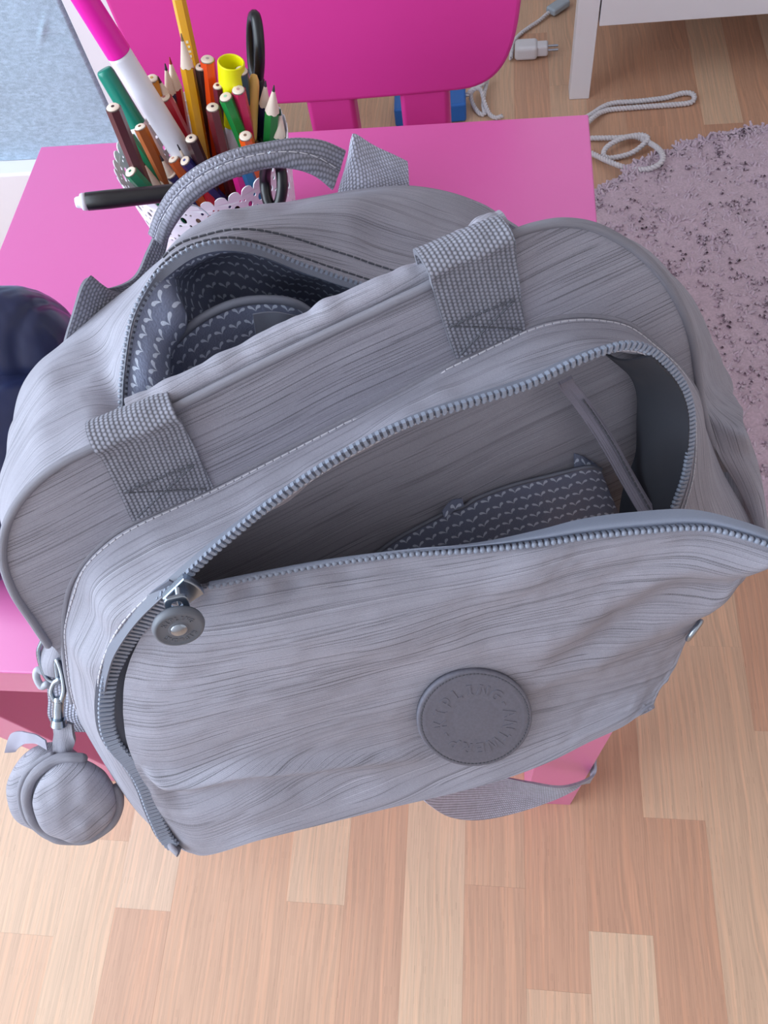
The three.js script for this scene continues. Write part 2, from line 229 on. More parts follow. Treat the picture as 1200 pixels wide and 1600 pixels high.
// ---------------------------------------------------------------- pink table
const TX0 = -0.4612, TX1 = 0.0887, TZ0 = -0.692, TZ1 = -0.1415, TH = 0.45;
{
  const t = thing('side_table', 'square low pink table that carries the grey bag and the pen pot', 'table', V((TX0 + TX1) / 2, 0, (TZ0 + TZ1) / 2));
  part(t, 'tabletop', rbox(TX0, TX1, TH - 0.05, TH, TZ0, TZ1, 0.0016), pinkM);
  for (const x of [TX0, TX1 - 0.05]) for (const z of [TZ0, TZ1 - 0.05]) part(t, 'leg', rbox(x, x + 0.05, 0, TH - 0.05, z, z + 0.05, 0.0012), pinkM);
}

// ---------------------------------------------------------------- magenta child's chair
{
  const c = thing('child_chair', 'magenta plastic child chair pushed up behind the pink table', 'chair', V(-0.171, 0, -0.66));
  const s = new THREE.Shape(), w = 0.192, r = 0.062, h0 = 0.4325, h1 = 0.672;
  s.moveTo(-w + r, h0); s.quadraticCurveTo(0, h0 - 0.006, w - r, h0); s.bezierCurveTo(w - r * 0.3, h0, w - 0.004, h0 + r * 0.4, w, h0 + r * 1.3); s.lineTo(w + 0.004, h1 - r); s.quadraticCurveTo(w + 0.002, h1, w - r, h1); s.lineTo(-w + r, h1); s.quadraticCurveTo(-w - 0.002, h1, -w - 0.004, h1 - r); s.lineTo(-w, h0 + r * 1.3); s.bezierCurveTo(-w + 0.004, h0 + r * 0.4, -w + r * 0.3, h0, -w + r, h0);
  const b = new THREE.ExtrudeGeometry(s, { depth: 0.022, bevelEnabled: true, bevelSize: 0.004, bevelThickness: 0.004, bevelSegments: 3, curveSegments: 16 });
  part(c, 'backrest', b.translate(-0.171, 0, -0.795), chairM);
  for (const x of [-0.271, -0.171, -0.071]) part(c, 'upright', rbox(x - 0.0258, x + 0.0258, 0.27, 0.46, -0.797, -0.771, 0.006, 3), chairM);
  part(c, 'seat', rbox(-0.355, 0.013, 0.265, 0.295, -0.80, -0.47, 0.012, 4), chairM);
  for (const x of [-0.355, -0.032]) for (const z of [-0.80, -0.515]) part(c, 'leg', rbox(x, x + 0.045, 0, 0.27, z, z + 0.045, 0.012, 3), chairM);
}

// ---------------------------------------------------------------- white cabinet on legs
{
  const z = -1.355, c = thing('cabinet', 'white cabinet standing on straight legs behind the pink rug', 'cabinet', V(0.54, 0, -1.55));
  for (const [x0, z0] of [[0.136, z - 0.035], [0.136, z - 0.4], [0.905, z - 0.035], [0.905, z - 0.4]]) part(c, 'leg', rbox(x0, x0 + 0.035, 0, 0.7, z0, z0 + 0.035, 0.0015), whiteM);
  part(c, 'front_panel', rbox(0.1735, 0.9035, 0.129, 0.40, z - 0.02, z - 0.001, 0.0015), whiteM);
  part(c, 'front_panel', rbox(0.1735, 0.9035, 0.403, 0.69, z - 0.02, z - 0.001, 0.0015), whiteM);
  part(c, 'carcass', [box(0.172, 0.905, 0.14, 0.695, z - 0.385, z - 0.024)], whiteM);
  part(c, 'top', rbox(0.126, 0.95, 0.7, 0.725, z - 0.41, z + 0.01, 0.003), whiteM);
}

// ---------------------------------------------------------------- grey upholstered panel in a white frame, behind the table's left corner
{
  const z = -0.9, xe = onZ(130, 82, z).x, b = thing('bed', 'blue-grey fabric panel in a white frame behind the left corner of the pink table', 'bed', V(-0.85, 0, -0.94));
  const jersey = texture(512, 512, (x, y) => { const l = 0.80 + (vnoise(x / 3, y / 3, 170, 170, 1) - 0.5) * 0.10 + (vnoise(x / 21, y / 9, 24, 56, 2) - 0.5) * 0.10 + (hash(x, y, 3) - 0.5) * 0.05; return [l * 0.80, l * 0.90, l * 0.99]; }, [0.12, 0.12]);
  const yb = onZ(20, 250, z).y, cx = onZ(75, 52, z);
  const fold = (x, y) => { const q = V(x, y, 0), dx = q.x - cx.x, dy = q.y - cx.y; const a = dx * 0.8 - dy * 0.6, c2 = dx * 0.6 + dy * 0.8; return 0.0016 * G(a, -0.006, 0.0022) * G(c2, 0.0, 0.012) - 0.0016 * G(dx * 0.45 + dy * 0.9, 0.001, 0.002) * G(dx * 0.9 - dy * 0.45, 0.012, 0.010) + 0.0015 * (vnoise(x * 25 + 40, y * 25 + 40) - 0.5); };
  const rows = []; for (const y of [yb, yb + 0.14, yb + 0.28, yb + 0.42]) rows.push([0, 1, 2, 3, 4, 5].map((i) => V(lerp(-1.25, xe, i / 5), y, z)));
  part(b, 'padded_panel', sheet(rows, { nu: 260, nv: 150, th: 0.03, side: 1, disp: (u, v, p) => fold(p.x, p.y) * smooth(1, 0.985, u) - 0.004 * G(u, 1, 0.003) }), phys({ name: 'blue grey jersey', map: jersey, roughness: 0.9, sheen: 0.5, sheenRoughness: 0.5, sheenColor: new THREE.Color(0.6, 0.8, 1) }), 'blue-grey jersey fabric panel');
  part(b, 'side_post', rbox(xe + 0.0005, xe + 0.075, yb - 0.0005, 0.74, z - 0.035, z - 0.002, 0.002, 3), whiteM);
  part(b, 'rail', rbox(-1.28, xe + 0.075, 0.02, yb - 0.001, z - 0.035, z + 0.028, 0.004, 3), whiteM);
  part(b, 'top_rail', rbox(-1.28, xe, yb + 0.42, yb + 0.46, z - 0.035, z - 0.002, 0.004, 3), whiteM);
}
// (objects follow)
// ---------------------------------------------------------------- the grey travel bag
const BAG = thing('travel_bag', 'open grey fabric bag with zips, webbing handles and a round patch on the pink table', 'bag', V(0.0, TH, -0.25));
const PA = at(140, 700, 0.68), PB = at(700, 430, 0.70);
const BW = PB.clone().sub(PA).normalize();                                             // along the bag's width
const BH = V(-BW.z, 0, BW.x).normalize(); if (BH.z < 0) BH.negate();                    // horizontal, out of the front
const BD = new THREE.Vector3().crossVectors(BH, BW).normalize(); if (BD.y > 0) BD.negate();
const LEAN = 16 * Math.PI / 180; BD.multiplyScalar(Math.cos(LEAN)).addScaledVector(BH, Math.sin(LEAN)).normalize(); // down the front panel
const BN = new THREE.Vector3().crossVectors(BW, BD).normalize(); if (BN.z < 0) BN.negate();
const F = (x, y, o = 0) => onPlane(x, y, PA.clone().addScaledVector(BN, o), BN);         // on the front panel, o metres proud of it
const B = (x, y, d) => onPlane(x, y, PA.clone().addScaledVector(BH, -d), BH);            // on an upright plane d metres behind the panel's top
const WD = (w, d, o = 0) => PA.clone().addScaledVector(BW, w).addScaledVector(BD, d).addScaledVector(BN, o);
const ripple = (a, f, k) => (u, v, p) => a * (vnoise(p.x * f + 31, p.y * f + 17 + p.z * f * 0.7, 1e9, 1e9, k) - 0.5) + a * 0.45 * (vnoise(p.x * f * 2.6 + 31, p.z * f * 2.6 + 57, 1e9, 1e9, k + 1) - 0.5);

// front panel: from its piped top edge down to the base
const pipeTop = [[75, 1003], [52, 968], [22, 922], [5, 872], [8, 825], [26, 785], [56, 750], [96, 720], [140, 698], [210, 664], [290, 625], [400, 570], [500, 522], [600, 475], [680, 436], [755, 388], [800, 363], [840, 350], [880, 345], [925, 352], [970, 374], [1010, 405], [1042, 444], [1066, 490], [1080, 535], [1087, 580]].map(([x, y]) => F(x, y));
const low = (p) => { const w = p.clone().sub(PA).dot(BW), d = (0.68 + 0.118 * w - (TH + 0.004)) / 0.955; return WD(lerp(-0.088, 0.305, clamp((w + 0.08) / 0.37, 0, 1)), d); };
{
  const bot = pipeTop.map(low);
  bot[0] = low(WD(-0.085, 0)); const midR = pipeTop.map((p, i) => p.clone().lerp(bot[i], 0.5));
  const g = sheet([pipeTop, midR, bot], { nu: 260, nv: 70, th: 0.002, side: 1, uvOf: (p) => [p.clone().sub(PA).dot(BW) + 0.2, p.clone().sub(PA).dot(BD) + 0.1 + 0.0006 * Math.sin(p.x * 70)], minY: TH + 0.0045, disp: (u, v, p) => 0.0018 * (vnoise(p.x * 30 + 9, p.y * 30 + 9) - 0.5) * smooth(0, 0.1, v) });
  part(BAG, 'front_panel', g, clothM);
  part(BAG, 'piping', tube([...pipeTop, F(1094, 630), F(1108, 680), F(1130, 730)].map((p) => p.clone().addScaledVector(BN, 0.0019)), 0.0021, 260, 10), clothM, 'rounded piping along the front edge');
}
// rear half of the top gusset and the left side: one cloth from the rear seam to the front piping, and behind the open zip to the zip's rear half
const rearPts = [[[118, 890], 0.085], [[60, 830], 0.085], [[24, 770], 0.092], [[18, 705], 0.10], [[21, 650], 0.105], [[33, 605], 0.11], [[58, 568], 0.113], [[92, 540], 0.117], [[130, 506], 0.12], [[180, 465], 0.124], [[240, 420], 0.128], [[290, 378], 0.13], [[335, 345], 0.13], [[400, 325], 0.13], [[480, 311], 0.13], [[560, 298], 0.13], [[640, 290], 0.128], [[720, 305], 0.12], [[780, 336], 0.113], [[835, 392], 0.10]].map(([p, d]) => B(p[0], p[1], d)); rearPts.forEach((p) => { p.y = Math.max(p.y, TH + 0.012); });
const zipRear = [[[188, 640], 0.034], [[190, 590], 0.045], [[203, 505], 0.06], [[230, 447], 0.07], [[262, 411], 0.077], [[300, 386], 0.08], [[345, 377], 0.08], [[400, 386], 0.08], [[470, 413], 0.076], [[560, 443], 0.066], [[640, 468], 0.055], [[720, 486], 0.042]].map(([p, d]) => B(p[0], p[1], d));
const outerE = [F(80, 1008), F(52, 966), F(20, 920), F(4, 870), F(12, 805), F(55, 750), F(98, 719), F(150, 692), ...[0, 0.09, 0.19, 0.29, 0.39, 0.48, 0.57, 0.66, 0.75, 0.84, 0.92, 1].map((t) => cr(zipRear, t))];
{
  const mids = rearPts.map((p, i) => { const m = p.clone().lerp(outerE[i], 0.5); m.y += i < 8 ? 0.004 : 0.007; return m; });
  const g = sheet([rearPts, mids, outerE], { nu: 320, nv: 40, th: 0.0018, side: -1, v0: 0.05, minY: TH + 0.005, disp: (u, v, p) => { const e = Math.sin(Math.PI * v); return e * ripple(0.007, 26, 3)(u, v, p) + e * 0.0012 * Math.sin((u * 38) + v * 4); } });
  part(BAG, 'rear_gusset', g, clothM);
  part(BAG, 'stitching', [...stitches(gridRow(g, 0.925, 0.55, 0.98, 0.0005), V(0, 0, 0)), ...stitches(gridRow(g, 0.80, 0.60, 0.98, 0.0005), V(0, 0, 0))], threadDarkM, undefined, 'stuff');
}
// rear zip: tape and teeth hang from the gusset's edge
{
  const inner = zipRear.map((p, i) => { const q = p.clone(); q.y -= 0.0035; q.addScaledVector(BH, i < 4 ? -0.004 + 0.001 * i : 0.003); if (i < 4) q.addScaledVector(BW, 0.003); return q; });
  part(BAG, 'zip_tape', sheet([zipRear, inner], { nu: 160, nv: 4, th: 0.0012 }), tapeM);
  part(BAG, 'zip_teeth', zipTeeth(zipRear.map((p, i) => p.clone().lerp(inner[i], 0.3)), (p, T, t) => t < 0.45 ? V(-0.6, 0.9, 0.15) : V(0.25, -1, 0.3), V(0, 1, 0.3)), toothM, undefined, 'stuff');
}
// front half of the top gusset: folds over behind the piping and down into the bag
{
  const idx = pipeTop.slice(9, 17), back = (a, h) => idx.map((p, i) => p.clone().addScaledVector(BH, -a).add(V(0, h, 0)).add(V(0, 0.0013 * Math.sin(i * 2.3) * (a > 0.004 ? 1 : 0), 0)));
  const g = sheet([back(0.0025, -0.003), back(0.0042, 0.0012), back(0.0078, 0.0026), back(0.0122, 0.0002), back(0.0135, -0.007), back(0.0135, -0.022)], { nu: 180, nv: 24, th: 0.002, side: -1, disp: (u, v, p) => 0.0022 * Math.sin(v * Math.PI) * (vnoise(u * 26, v * 2, 1e9, 1e9, 2) - 0.5) });
  part(BAG, 'front_zip_flap', g, clothM);
}
// right side and rear
{
  const fe = [[755, 396], [800, 370], [840, 356], [880, 350], [925, 356], [970, 378], [1010, 408], [1042, 446], [1066, 490], [1080, 535], [1087, 585], [1100, 650], [1122, 710], [1150, 765], [1180, 830]].map(([x, y]) => F(x, y, -0.001)); [[11, 1100, 650, 0.566], [12, 1122, 710, 0.541], [13, 1152, 762, 0.512], [14, 1178, 818, 0.485], [15, 1192, 862, 0.464]].forEach(([i, x, y, h]) => { fe[i] = at(x, y, h); });
  const sil = [[790, 410, 0.05], [830, 392, 0.05], [865, 380, 0.05], [900, 376, 0.05], [945, 385, 0.05], [990, 408, 0.05], [1030, 440, 0.05], [1060, 475, 0.05], [1083, 512, 0.045], [1106, 550, 0.04], [1130, 600, 0.036], [1150, 655, 0.032], [1164, 705, 0.03], [1175, 765, 0.026], [1190, 845, 0.02]].map(([x, y, d]) => B(x, y, d)); [[11, 1150, 655, 0.548], [12, 1164, 705, 0.530], [13, 1176, 765, 0.506], [14, 1191, 845, 0.478], [15, 1204, 890, 0.460]].forEach(([i, x, y, h]) => { sil[i] = at(x, y, h); }); 
  const rr = fe.map((p, i) => p.clone().addScaledVector(BH, -0.10).addScaledVector(BW, 0.004 - 0.0014 * i)); rr.forEach((p, i) => { p.y = Math.min(p.y - 0.03, lerp(0.56, 0.47, i / 15)); });
  rr.forEach((p) => { p.y = Math.max(p.y, TH + 0.006); });
  rr.forEach((p, i) => { for (let k = 0; k < 60 && project(p)[0] > project(sil[i])[0] - (i < 6 ? 0 : 25); k++) p.addScaledVector(BW, -0.003); });
  const g = sheet([fe, sil, rr], { nu: 150, nv: 50, th: 0.0018, side: 1, v0: 0.1, disp: (u, v, p) => Math.sin(Math.PI * v) * ripple(0.005, 24, 8)(u, v, p) });
  part(BAG, 'side_panel', g, clothM);
  const last = rearPts.length - 1, colA = [rearPts[last], rearPts[last].clone().lerp(outerE[last], 0.5).add(V(0, 0.004, 0)), outerE[last]], colB = [rr[0], sil[0], fe[0].clone().addScaledVector(BH, -0.012).add(V(0, -0.004, 0))];
  part(BAG, 'gusset_end', sheet([colA, colA.map((p, i) => p.clone().lerp(colB[i], 0.5).add(V(0, -0.003, 0))), colB], { nu: 40, nv: 20, th: 0.0016 }), clothM);
  const rTop = [...rearPts, rr[6], rr[9], rr[12], rr[15]], rBot = rTop.map((p) => V(p.x, TH + 0.004, p.z).addScaledVector(BH, 0.006)); rBot.forEach((p, i) => { const w = p.clone().sub(PA).dot(BW); p.addScaledVector(BW, clamp(w, -0.07, 0.28) - w); });
  const rMid = rTop.map((p, i) => { const m = p.clone().lerp(rBot[i], 0.45).addScaledVector(BH, -0.012); m.y = Math.max(m.y, TH + 0.006); return m; });
  part(BAG, 'rear_panel', sheet([rTop, rMid, rBot], { nu: 120, nv: 30, th: 0.0018, side: 1, minY: TH + 0.0045, disp: ripple(0.003, 20, 12) }), clothM);
  const b0 = [WD(-0.086, 0.222), WD(0.1, 0.24), WD(0.30, 0.262)].map((p) => V(p.x, TH + 0.003, p.z)), b1 = b0.map((p) => p.clone().addScaledVector(BH, -0.155));
  part(BAG, 'base_panel', sheet([b0, b1], { nu: 20, nv: 8, th: 0.002 }), clothM);
}
// lining seen through the open zip
{
  const z = zipRear, Lh = (p, dy, db, dw = 0) => { const q = p.clone().addScaledVector(BH, -db).addScaledVector(BW, dw); q.y = Math.max(TH + 0.012, q.y - dy); return q; };
  const r0 = z.map((p, i) => Lh(p, 0.003, i < 4 ? 0 : -0.002, i < 4 ? 0.002 : 0)), r1 = z.map((p, i) => Lh(p, 0.022, i < 4 ? -0.006 : 0.010, i < 4 ? 0.010 : 0)), r2 = z.map((p, i) => Lh(p, 0.07, i < 5 ? 0.012 : 0.024, i < 5 ? 0.018 - 0.003 * i : 0)), r3 = z.map((p, i) => Lh(p, 0.3, i < 5 ? 0.02 : 0.028, i < 5 ? 0.02 : 0));
  part(BAG, 'lining', sheet([r0, r1, r2, r3], { nu: 150, nv: 50, th: 0.001, side: 1, disp: (u, v, p) => ripple(0.012, 22, 20)(u, v, p) * smooth(0, 0.2, v) }), liningM, 'blue-grey lining printed with small hearts');
  const c0 = [WD(-0.06, 0.12), WD(0.1, 0.13), WD(0.24, 0.14)].map((p) => V(p.x, TH + 0.012, p.z)), c1 = c0.map((p) => p.clone().addScaledVector(BH, -0.14));
  part(BAG, 'lining', sheet([c0, c1], { nu: 40, nv: 30, th: 0.001, disp: ripple(0.01, 20, 25) }), liningM);
  // inner pocket with a bound arched edge and a plain label
  const arch = [[196, 660], [212, 615], [250, 560], [300, 508], [360, 476], [420, 468], [470, 478], [515, 516], [540, 540]].map(([x, y], i) => B(x, y, 0.052 + 0.014 * Math.sin(i / 8 * Math.PI)));
  const abot = arch.map((p, i) => { const q = p.clone().addScaledVector(BH, 0.012); q.y = TH + 0.03; return q; });
  const pk = part(BAG, 'inner_pocket', sheet([arch, abot], { nu: 80, nv: 30, th: 0.001, disp: (u, v, p) => ripple(0.007, 26, 30)(u, v, p) * smooth(0, 0.1, v) }), liningM, 'arched inner pocket in heart print lining');
  part(pk, 'binding', tube(arch, 0.0023, 80, 6), tapeM);
  const lab = [[[392, 484], [432, 479], [468, 486]], [[397, 520], [436, 516], [472, 514]]].map((r) => r.map(([x, y]) => B(x, y, 0.058).addScaledVector(BH, 0.004)));
  part(pk, 'care_label', sheet(lab, { nu: 16, nv: 8, th: 0.0006, disp: ripple(0.003, 60, 4) }), tapeM, 'plain dark label');
}
// front pocket: gusset from the seam on the panel out to the zip
const Sm = [[283, 1327, 0.062], [213, 1267, 0.032], [143, 1160, 0.012], [113, 1095, 0.004], [101, 1020, 0], [103, 950, 0], [117, 900, 0], [160, 848, 0], [215, 812, 0], [335, 757, 0], [500, 675, 0], [620, 613, 0], [700, 570, 0], [780, 530, 0], [840, 503, 0], [895, 493, 0], [945, 496, 0], [985, 508, 0], [1022, 538, 0], [1058, 572, 0], [1086, 612, 0.001]].map(([x, y, o]) => F(x, y, o + 0.0012)); Sm.push(at(1099, 656, 0.565), at(1129, 736, 0.530), at(1168, 806, 0.493), at(1196, 872, 0.463));
const Zu = [[266, 1314, 0.062], [238, 1259, 0.05], [202, 1186, 0.042], [171, 1140, 0.038], [165, 1092, 0.038], [174, 1042, 0.040], [190, 1008, 0.042], [222, 966, 0.044], [278, 914, 0.045], [345, 852, 0.045], [450, 768, 0.045], [560, 698, 0.045], [655, 655, 0.045], [745, 627, 0.045], [825, 602, 0.045], [895, 568, 0.044], [945, 548, 0.043], [985, 540, 0.042], [1020, 550, 0.041], [1050, 578, 0.040], [1072, 615, 0.039], [1080, 665, 0.038], [1071, 740, 0.038], [1048, 808, 0.038], [1036, 870, 0.04]].map(([x, y, o]) => F(x, y, o));
const TAPE = 0.0058;
const Ge = Zu.map((p, i) => { const d = Sm[i].clone().sub(p), L = d.length(); return p.clone().addScaledVector(d, Math.min(0.45, TAPE / L)).addScaledVector(BN, 0.0016); });
{
  const mid = Sm.map((p, i) => p.clone().lerp(Ge[i], 0.55).addScaledVector(BN, i > 7 && i < 19 ? 0 : i > 4 && i < 21 ? 0.004 : 0.004).addScaledVector(BD, i > 8 && i < 18 ? 0.0075 : i > 7 && i < 19 ? 0.004 : 0));
  const g = sheet([Sm, mid, Ge], { nu: 340, nv: 30, th: 0.0018, side: -1, v0: 0.07, disp: (u, v, p) => Math.sin(Math.PI * v) * (smooth(0, 0.4, v) * ripple(0.0045, 30, 40)(u, v, p) + 0.003 * G(u, 0.19, 0.012) - 0.0035 * G(u, 0.235, 0.015) + 0.003 * G(u, 0.27, 0.015)) });
  part(BAG, 'pocket_gusset', g, clothM);
  part(BAG, 'stitching', [...stitches(gridRow(g, 0.085, 0.12, 0.84, 0.0003, 90, BN), V(0, 0, 0)), ...stitches(gridRow(g, 0.93, 0.05, 0.95, 0.0003, 110, BN), V(0, 0, 0))], threadM, undefined, 'stuff');
  part(BAG, 'seam', tube(Sm.slice(3, 22).map((p, i) => p.clone().addScaledVector(BN, 0.0012).addScaledVector(p.clone().sub(mid[i + 3]).normalize(), 0.0008)), 0.0015, 220, 8), clothM);
  part(BAG, 'zip_tape', sheet([Ge.map((p) => p.clone().addScaledVector(BN, -0.0014)), Zu], { nu: 300, nv: 4, th: 0.001 }), tapeM);
  part(BAG, 'zip_teeth', zipTeeth(Zu.slice(8), (p, T) => { const a = BD.clone(); const c = F(700, 800).sub(p); return c.addScaledVector(BN, -c.dot(BN)); }, BN, { pitch: 0.0029, w: 0.0028, h: 0.0024, t: 0.0016 }), toothM, undefined, 'stuff');
  // dark facing on the inside of the gusset's right end
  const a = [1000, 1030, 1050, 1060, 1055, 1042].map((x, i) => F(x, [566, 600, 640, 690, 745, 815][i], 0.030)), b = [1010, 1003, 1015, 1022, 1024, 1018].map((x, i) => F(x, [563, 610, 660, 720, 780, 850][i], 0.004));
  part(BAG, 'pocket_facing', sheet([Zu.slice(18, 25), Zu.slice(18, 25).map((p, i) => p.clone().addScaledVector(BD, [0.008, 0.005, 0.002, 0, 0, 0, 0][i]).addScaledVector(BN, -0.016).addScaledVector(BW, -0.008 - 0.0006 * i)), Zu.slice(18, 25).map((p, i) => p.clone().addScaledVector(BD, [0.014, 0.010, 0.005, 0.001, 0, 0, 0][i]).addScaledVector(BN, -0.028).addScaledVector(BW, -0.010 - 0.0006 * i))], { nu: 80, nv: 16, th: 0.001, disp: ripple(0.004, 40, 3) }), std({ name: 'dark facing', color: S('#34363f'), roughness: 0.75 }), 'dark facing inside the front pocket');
}
// front pocket: the flap that hangs open
const Te = [[280, 922, 0.636], [330, 914, 0.629], [420, 896, 0.623], [520, 878, 0.619], [640, 864, 0.615], [760, 856, 0.612], [850, 846, 0.611], [920, 836, 0.610], [1000, 828, 0.608], [1100, 824, 0.604], [1200, 850, 0.598], [1232, 868, 0.59]].map(([x, y, h]) => at(x, y, h));
const flapRow = (pts) => pts.map(([x, y, h]) => at(x, y, h));
const flapRows = [Te,
  flapRow([[226, 985, 0.615], [292, 985, 0.614], [395, 975, 0.612], [500, 960, 0.610], [615, 945, 0.607], [735, 930, 0.604], [825, 915, 0.601], [900, 902, 0.598], [980, 890, 0.594], [1070, 885, 0.588], [1160, 905, 0.578], [1192, 874, 0.585]]),
  flapRow([[198, 1062, 0.588], [262, 1075, 0.587], [370, 1060, 0.588], [480, 1045, 0.586], [600, 1025, 0.583], [715, 1005, 0.579], [805, 990, 0.575], [885, 975, 0.570], [960, 962, 0.564], [1035, 955, 0.557], [1105, 955, 0.548], [1132, 938, 0.55]]),
  flapRow([[202, 1155, 0.553], [262, 1165, 0.553], [370, 1140, 0.5590], [480, 1120, 0.5570], [600, 1100, 0.5530], [715, 1080, 0.5480], [800, 1064, 0.5430], [878, 1048, 0.5380], [950, 1030, 0.5310], [1015, 1018, 0.5240], [1065, 1010, 0.5180], [1082, 998, 0.5190]]),
  flapRow([[240, 1242, 0.513], [290, 1250, 0.512], [385, 1220, 0.5250], [490, 1195, 0.5240], [605, 1165, 0.5210], [715, 1142, 0.5170], [795, 1125, 0.5130], [868, 1108, 0.5090], [935, 1090, 0.5040], [995, 1072, 0.5000], [1030, 1066, 0.4970], [1042, 1060, 0.4970]]),
  flapRow([[276, 1318, 0.474], [318, 1337, 0.468], [405, 1313, 0.4840], [505, 1288, 0.4840], [612, 1262, 0.4840], [715, 1238, 0.4840], [792, 1216, 0.4840], [860, 1190, 0.4850], [920, 1160, 0.4870], [972, 1136, 0.4900], [1002, 1115, 0.4930], [1016, 1105, 0.4940]])];
const flapDisp = (u, v, p) => { const e = smooth(0, 0.08, v) * smooth(1, 0.93, v);
  let d = 0.0065 * (vnoise(u * 5 + 3, v * 4 + 1, 1e9, 1e9, 51) - 0.5) + 0.0026 * (vnoise(u * 11, v * 6, 1e9, 1e9, 52) - 0.5) + 0.0006 * (vnoise(u * 40, v * 26, 1e9, 1e9, 53) - 0.5);
  d += 0.0016 * Math.sin(u * 95 + 3 * vnoise(u * 9, 3)) * smooth(0.16, 0.03, v) * smooth(0.02, 0.1, u) * smooth(0.45, 0.2, u);       // gathers under the zip
  d += 0.0065 * G((v - 0.73) - (u - 0.12) * 0.42, 0, 0.018) * smooth(0.02, 0.08, u) * smooth(0.5, 0.24, u);                            // long crease low on the left
  d -= 0.0045 * G((v - 0.80) - (u - 0.12) * 0.42, 0, 0.03) * smooth(0.02, 0.08, u) * smooth(0.5, 0.24, u);
  d += 0.0035 * G((v - 0.30) + (u - 0.75) * 1.1, 0, 0.05) * smooth(0.55, 0.7, u) - 0.0032 * G((v - 0.42) + (u - 0.75) * 1.1, 0, 0.05) * smooth(0.55, 0.7, u);
  d += 0.003 * G((v - 0.55) + (u - 0.72) * 0.8, 0, 0.045) * smooth(0.5, 0.62, u) + 0.003 * G((v - 0.36) - (u - 0.4) * 0.5, 0, 0.06) * G(u, 0.42, 0.14);
  d -= 0.003 * G((u - 0.47) - (v - 0.3) * 0.25, 0, 0.05) * G(v, 0.35, 0.2);
  const s = project(p); d *= 1 - 0.85 * smooth(135, 80, Math.hypot((s[0] - 741), (s[1] - 1121) * 1.2));
  return d * e; };
const flap = part(BAG, 'pocket_flap', sheet(flapRows, { nu: 360, nv: 190, th: 0.0018, side: -1, uvOf: (p, u, v) => [p.clone().sub(PA).dot(BW) + 0.5, 0.17 * v + 0.03 * u + 0.013 * (vnoise(u * 6, v * 4 + 3, 1e9, 1e9, 71) - 0.5) + 0.05], disp: flapDisp }), clothM);
{
  const up = (k, b) => Te.slice(1).map((p, i) => p.clone().add(V(0, k, 0)).addScaledVector(BH, -b * smooth(2, 7, i)).addScaledVector(BN, 0.001));
  part(BAG, 'zip_tape', sheet([Te.slice(1).map((p) => p.clone().addScaledVector(BN, -0.001)), up(0.003, 0.003), up(0.002, 0.010)], { nu: 240, nv: 8, th: 0.001 }), tapeShineM, 'shiny pale binding on the open zip edge');
  part(BAG, 'zip_teeth', zipTeeth(Te.slice(1).map((p) => p.clone().addScaledVector(BN, 0.0012).add(V(0, 0.0008, 0))), (p, T, t) => V(0, 0.85, 0.5).addScaledVector(BN, t > 0.35 ? 0.5 : 0), BN, { pitch: 0.003, w: 0.004, h: 0.0026, t: 0.0018 }), toothM, undefined, 'stuff');
  // closed zip on the left
  const L = [[281, 916, 0.642], [254, 934, 0.634], [233, 956, 0.626], [213, 978, 0.618], [197, 1001, 0.609], [182, 1027, 0.600], [172, 1052, 0.591], [167, 1085, 0.580], [166, 1112, 0.571], [170, 1140, 0.560], [181, 1163, 0.551], [200, 1184, 0.541], [216, 1205, 0.531], [228, 1230, 0.519], [238, 1258, 0.505], [248, 1283, 0.493], [257, 1302, 0.483], [267, 1314, 0.477]].map(([x, y, h]) => at(x, y, h));
  const side = (s) => L.map((p, i) => { const T = frameAt(L, i), a = T.clone().cross(BN).normalize(); return p.clone().addScaledVector(a, s).addScaledVector(BN, -0.001); });
  part(BAG, 'zip_tape', sheet([side(0.0055), L, side(-0.006), side(-0.015).map((p) => p.addScaledVector(BN, -0.004))], { nu: 120, nv: 8, th: 0.001 }), tapeM);
  const z1 = zipTeeth(L.map((p) => p.clone().addScaledVector(BN, 0.0018).addScaledVector(BW, -0.001)), (p, T) => T.clone().cross(BN), BN, { pitch: 0.0029, w: 0.0062, h: 0.0026, t: 0.0014 }), z2 = zipTeeth(even(L, 0.0029).map((p, i, A) => p.clone().addScaledVector(frameAt(A, i), 0.00145).addScaledVector(BN, 0.0018).addScaledVector(BW, 0.001)), (p, T) => BN.clone().cross(T), BN, { pitch: 0.0029, w: 0.0062, h: 0.0026, t: 0.0014 });
  part(BAG, 'zip_teeth', [...z1, ...z2], toothM, undefined, 'stuff');
  // pocket floor
  const f0 = flapRows[5].map((p) => p.clone().addScaledVector(BH, -0.002).addScaledVector(BW, -0.002)), f1 = f0.map((p) => { const w = clamp(p.clone().sub(PA).dot(BW), -0.08, 0.3), q = WD(w, 0.236 + 0.1 * w); return V(q.x, TH + 0.008, q.z); });
  part(BAG, 'pocket_base', sheet([f0, f0.map((p, i) => { const m = p.clone().lerp(f1[i], 0.4); return m; }), f1], { nu: 60, nv: 16, th: 0.0015 }), clothM);
}
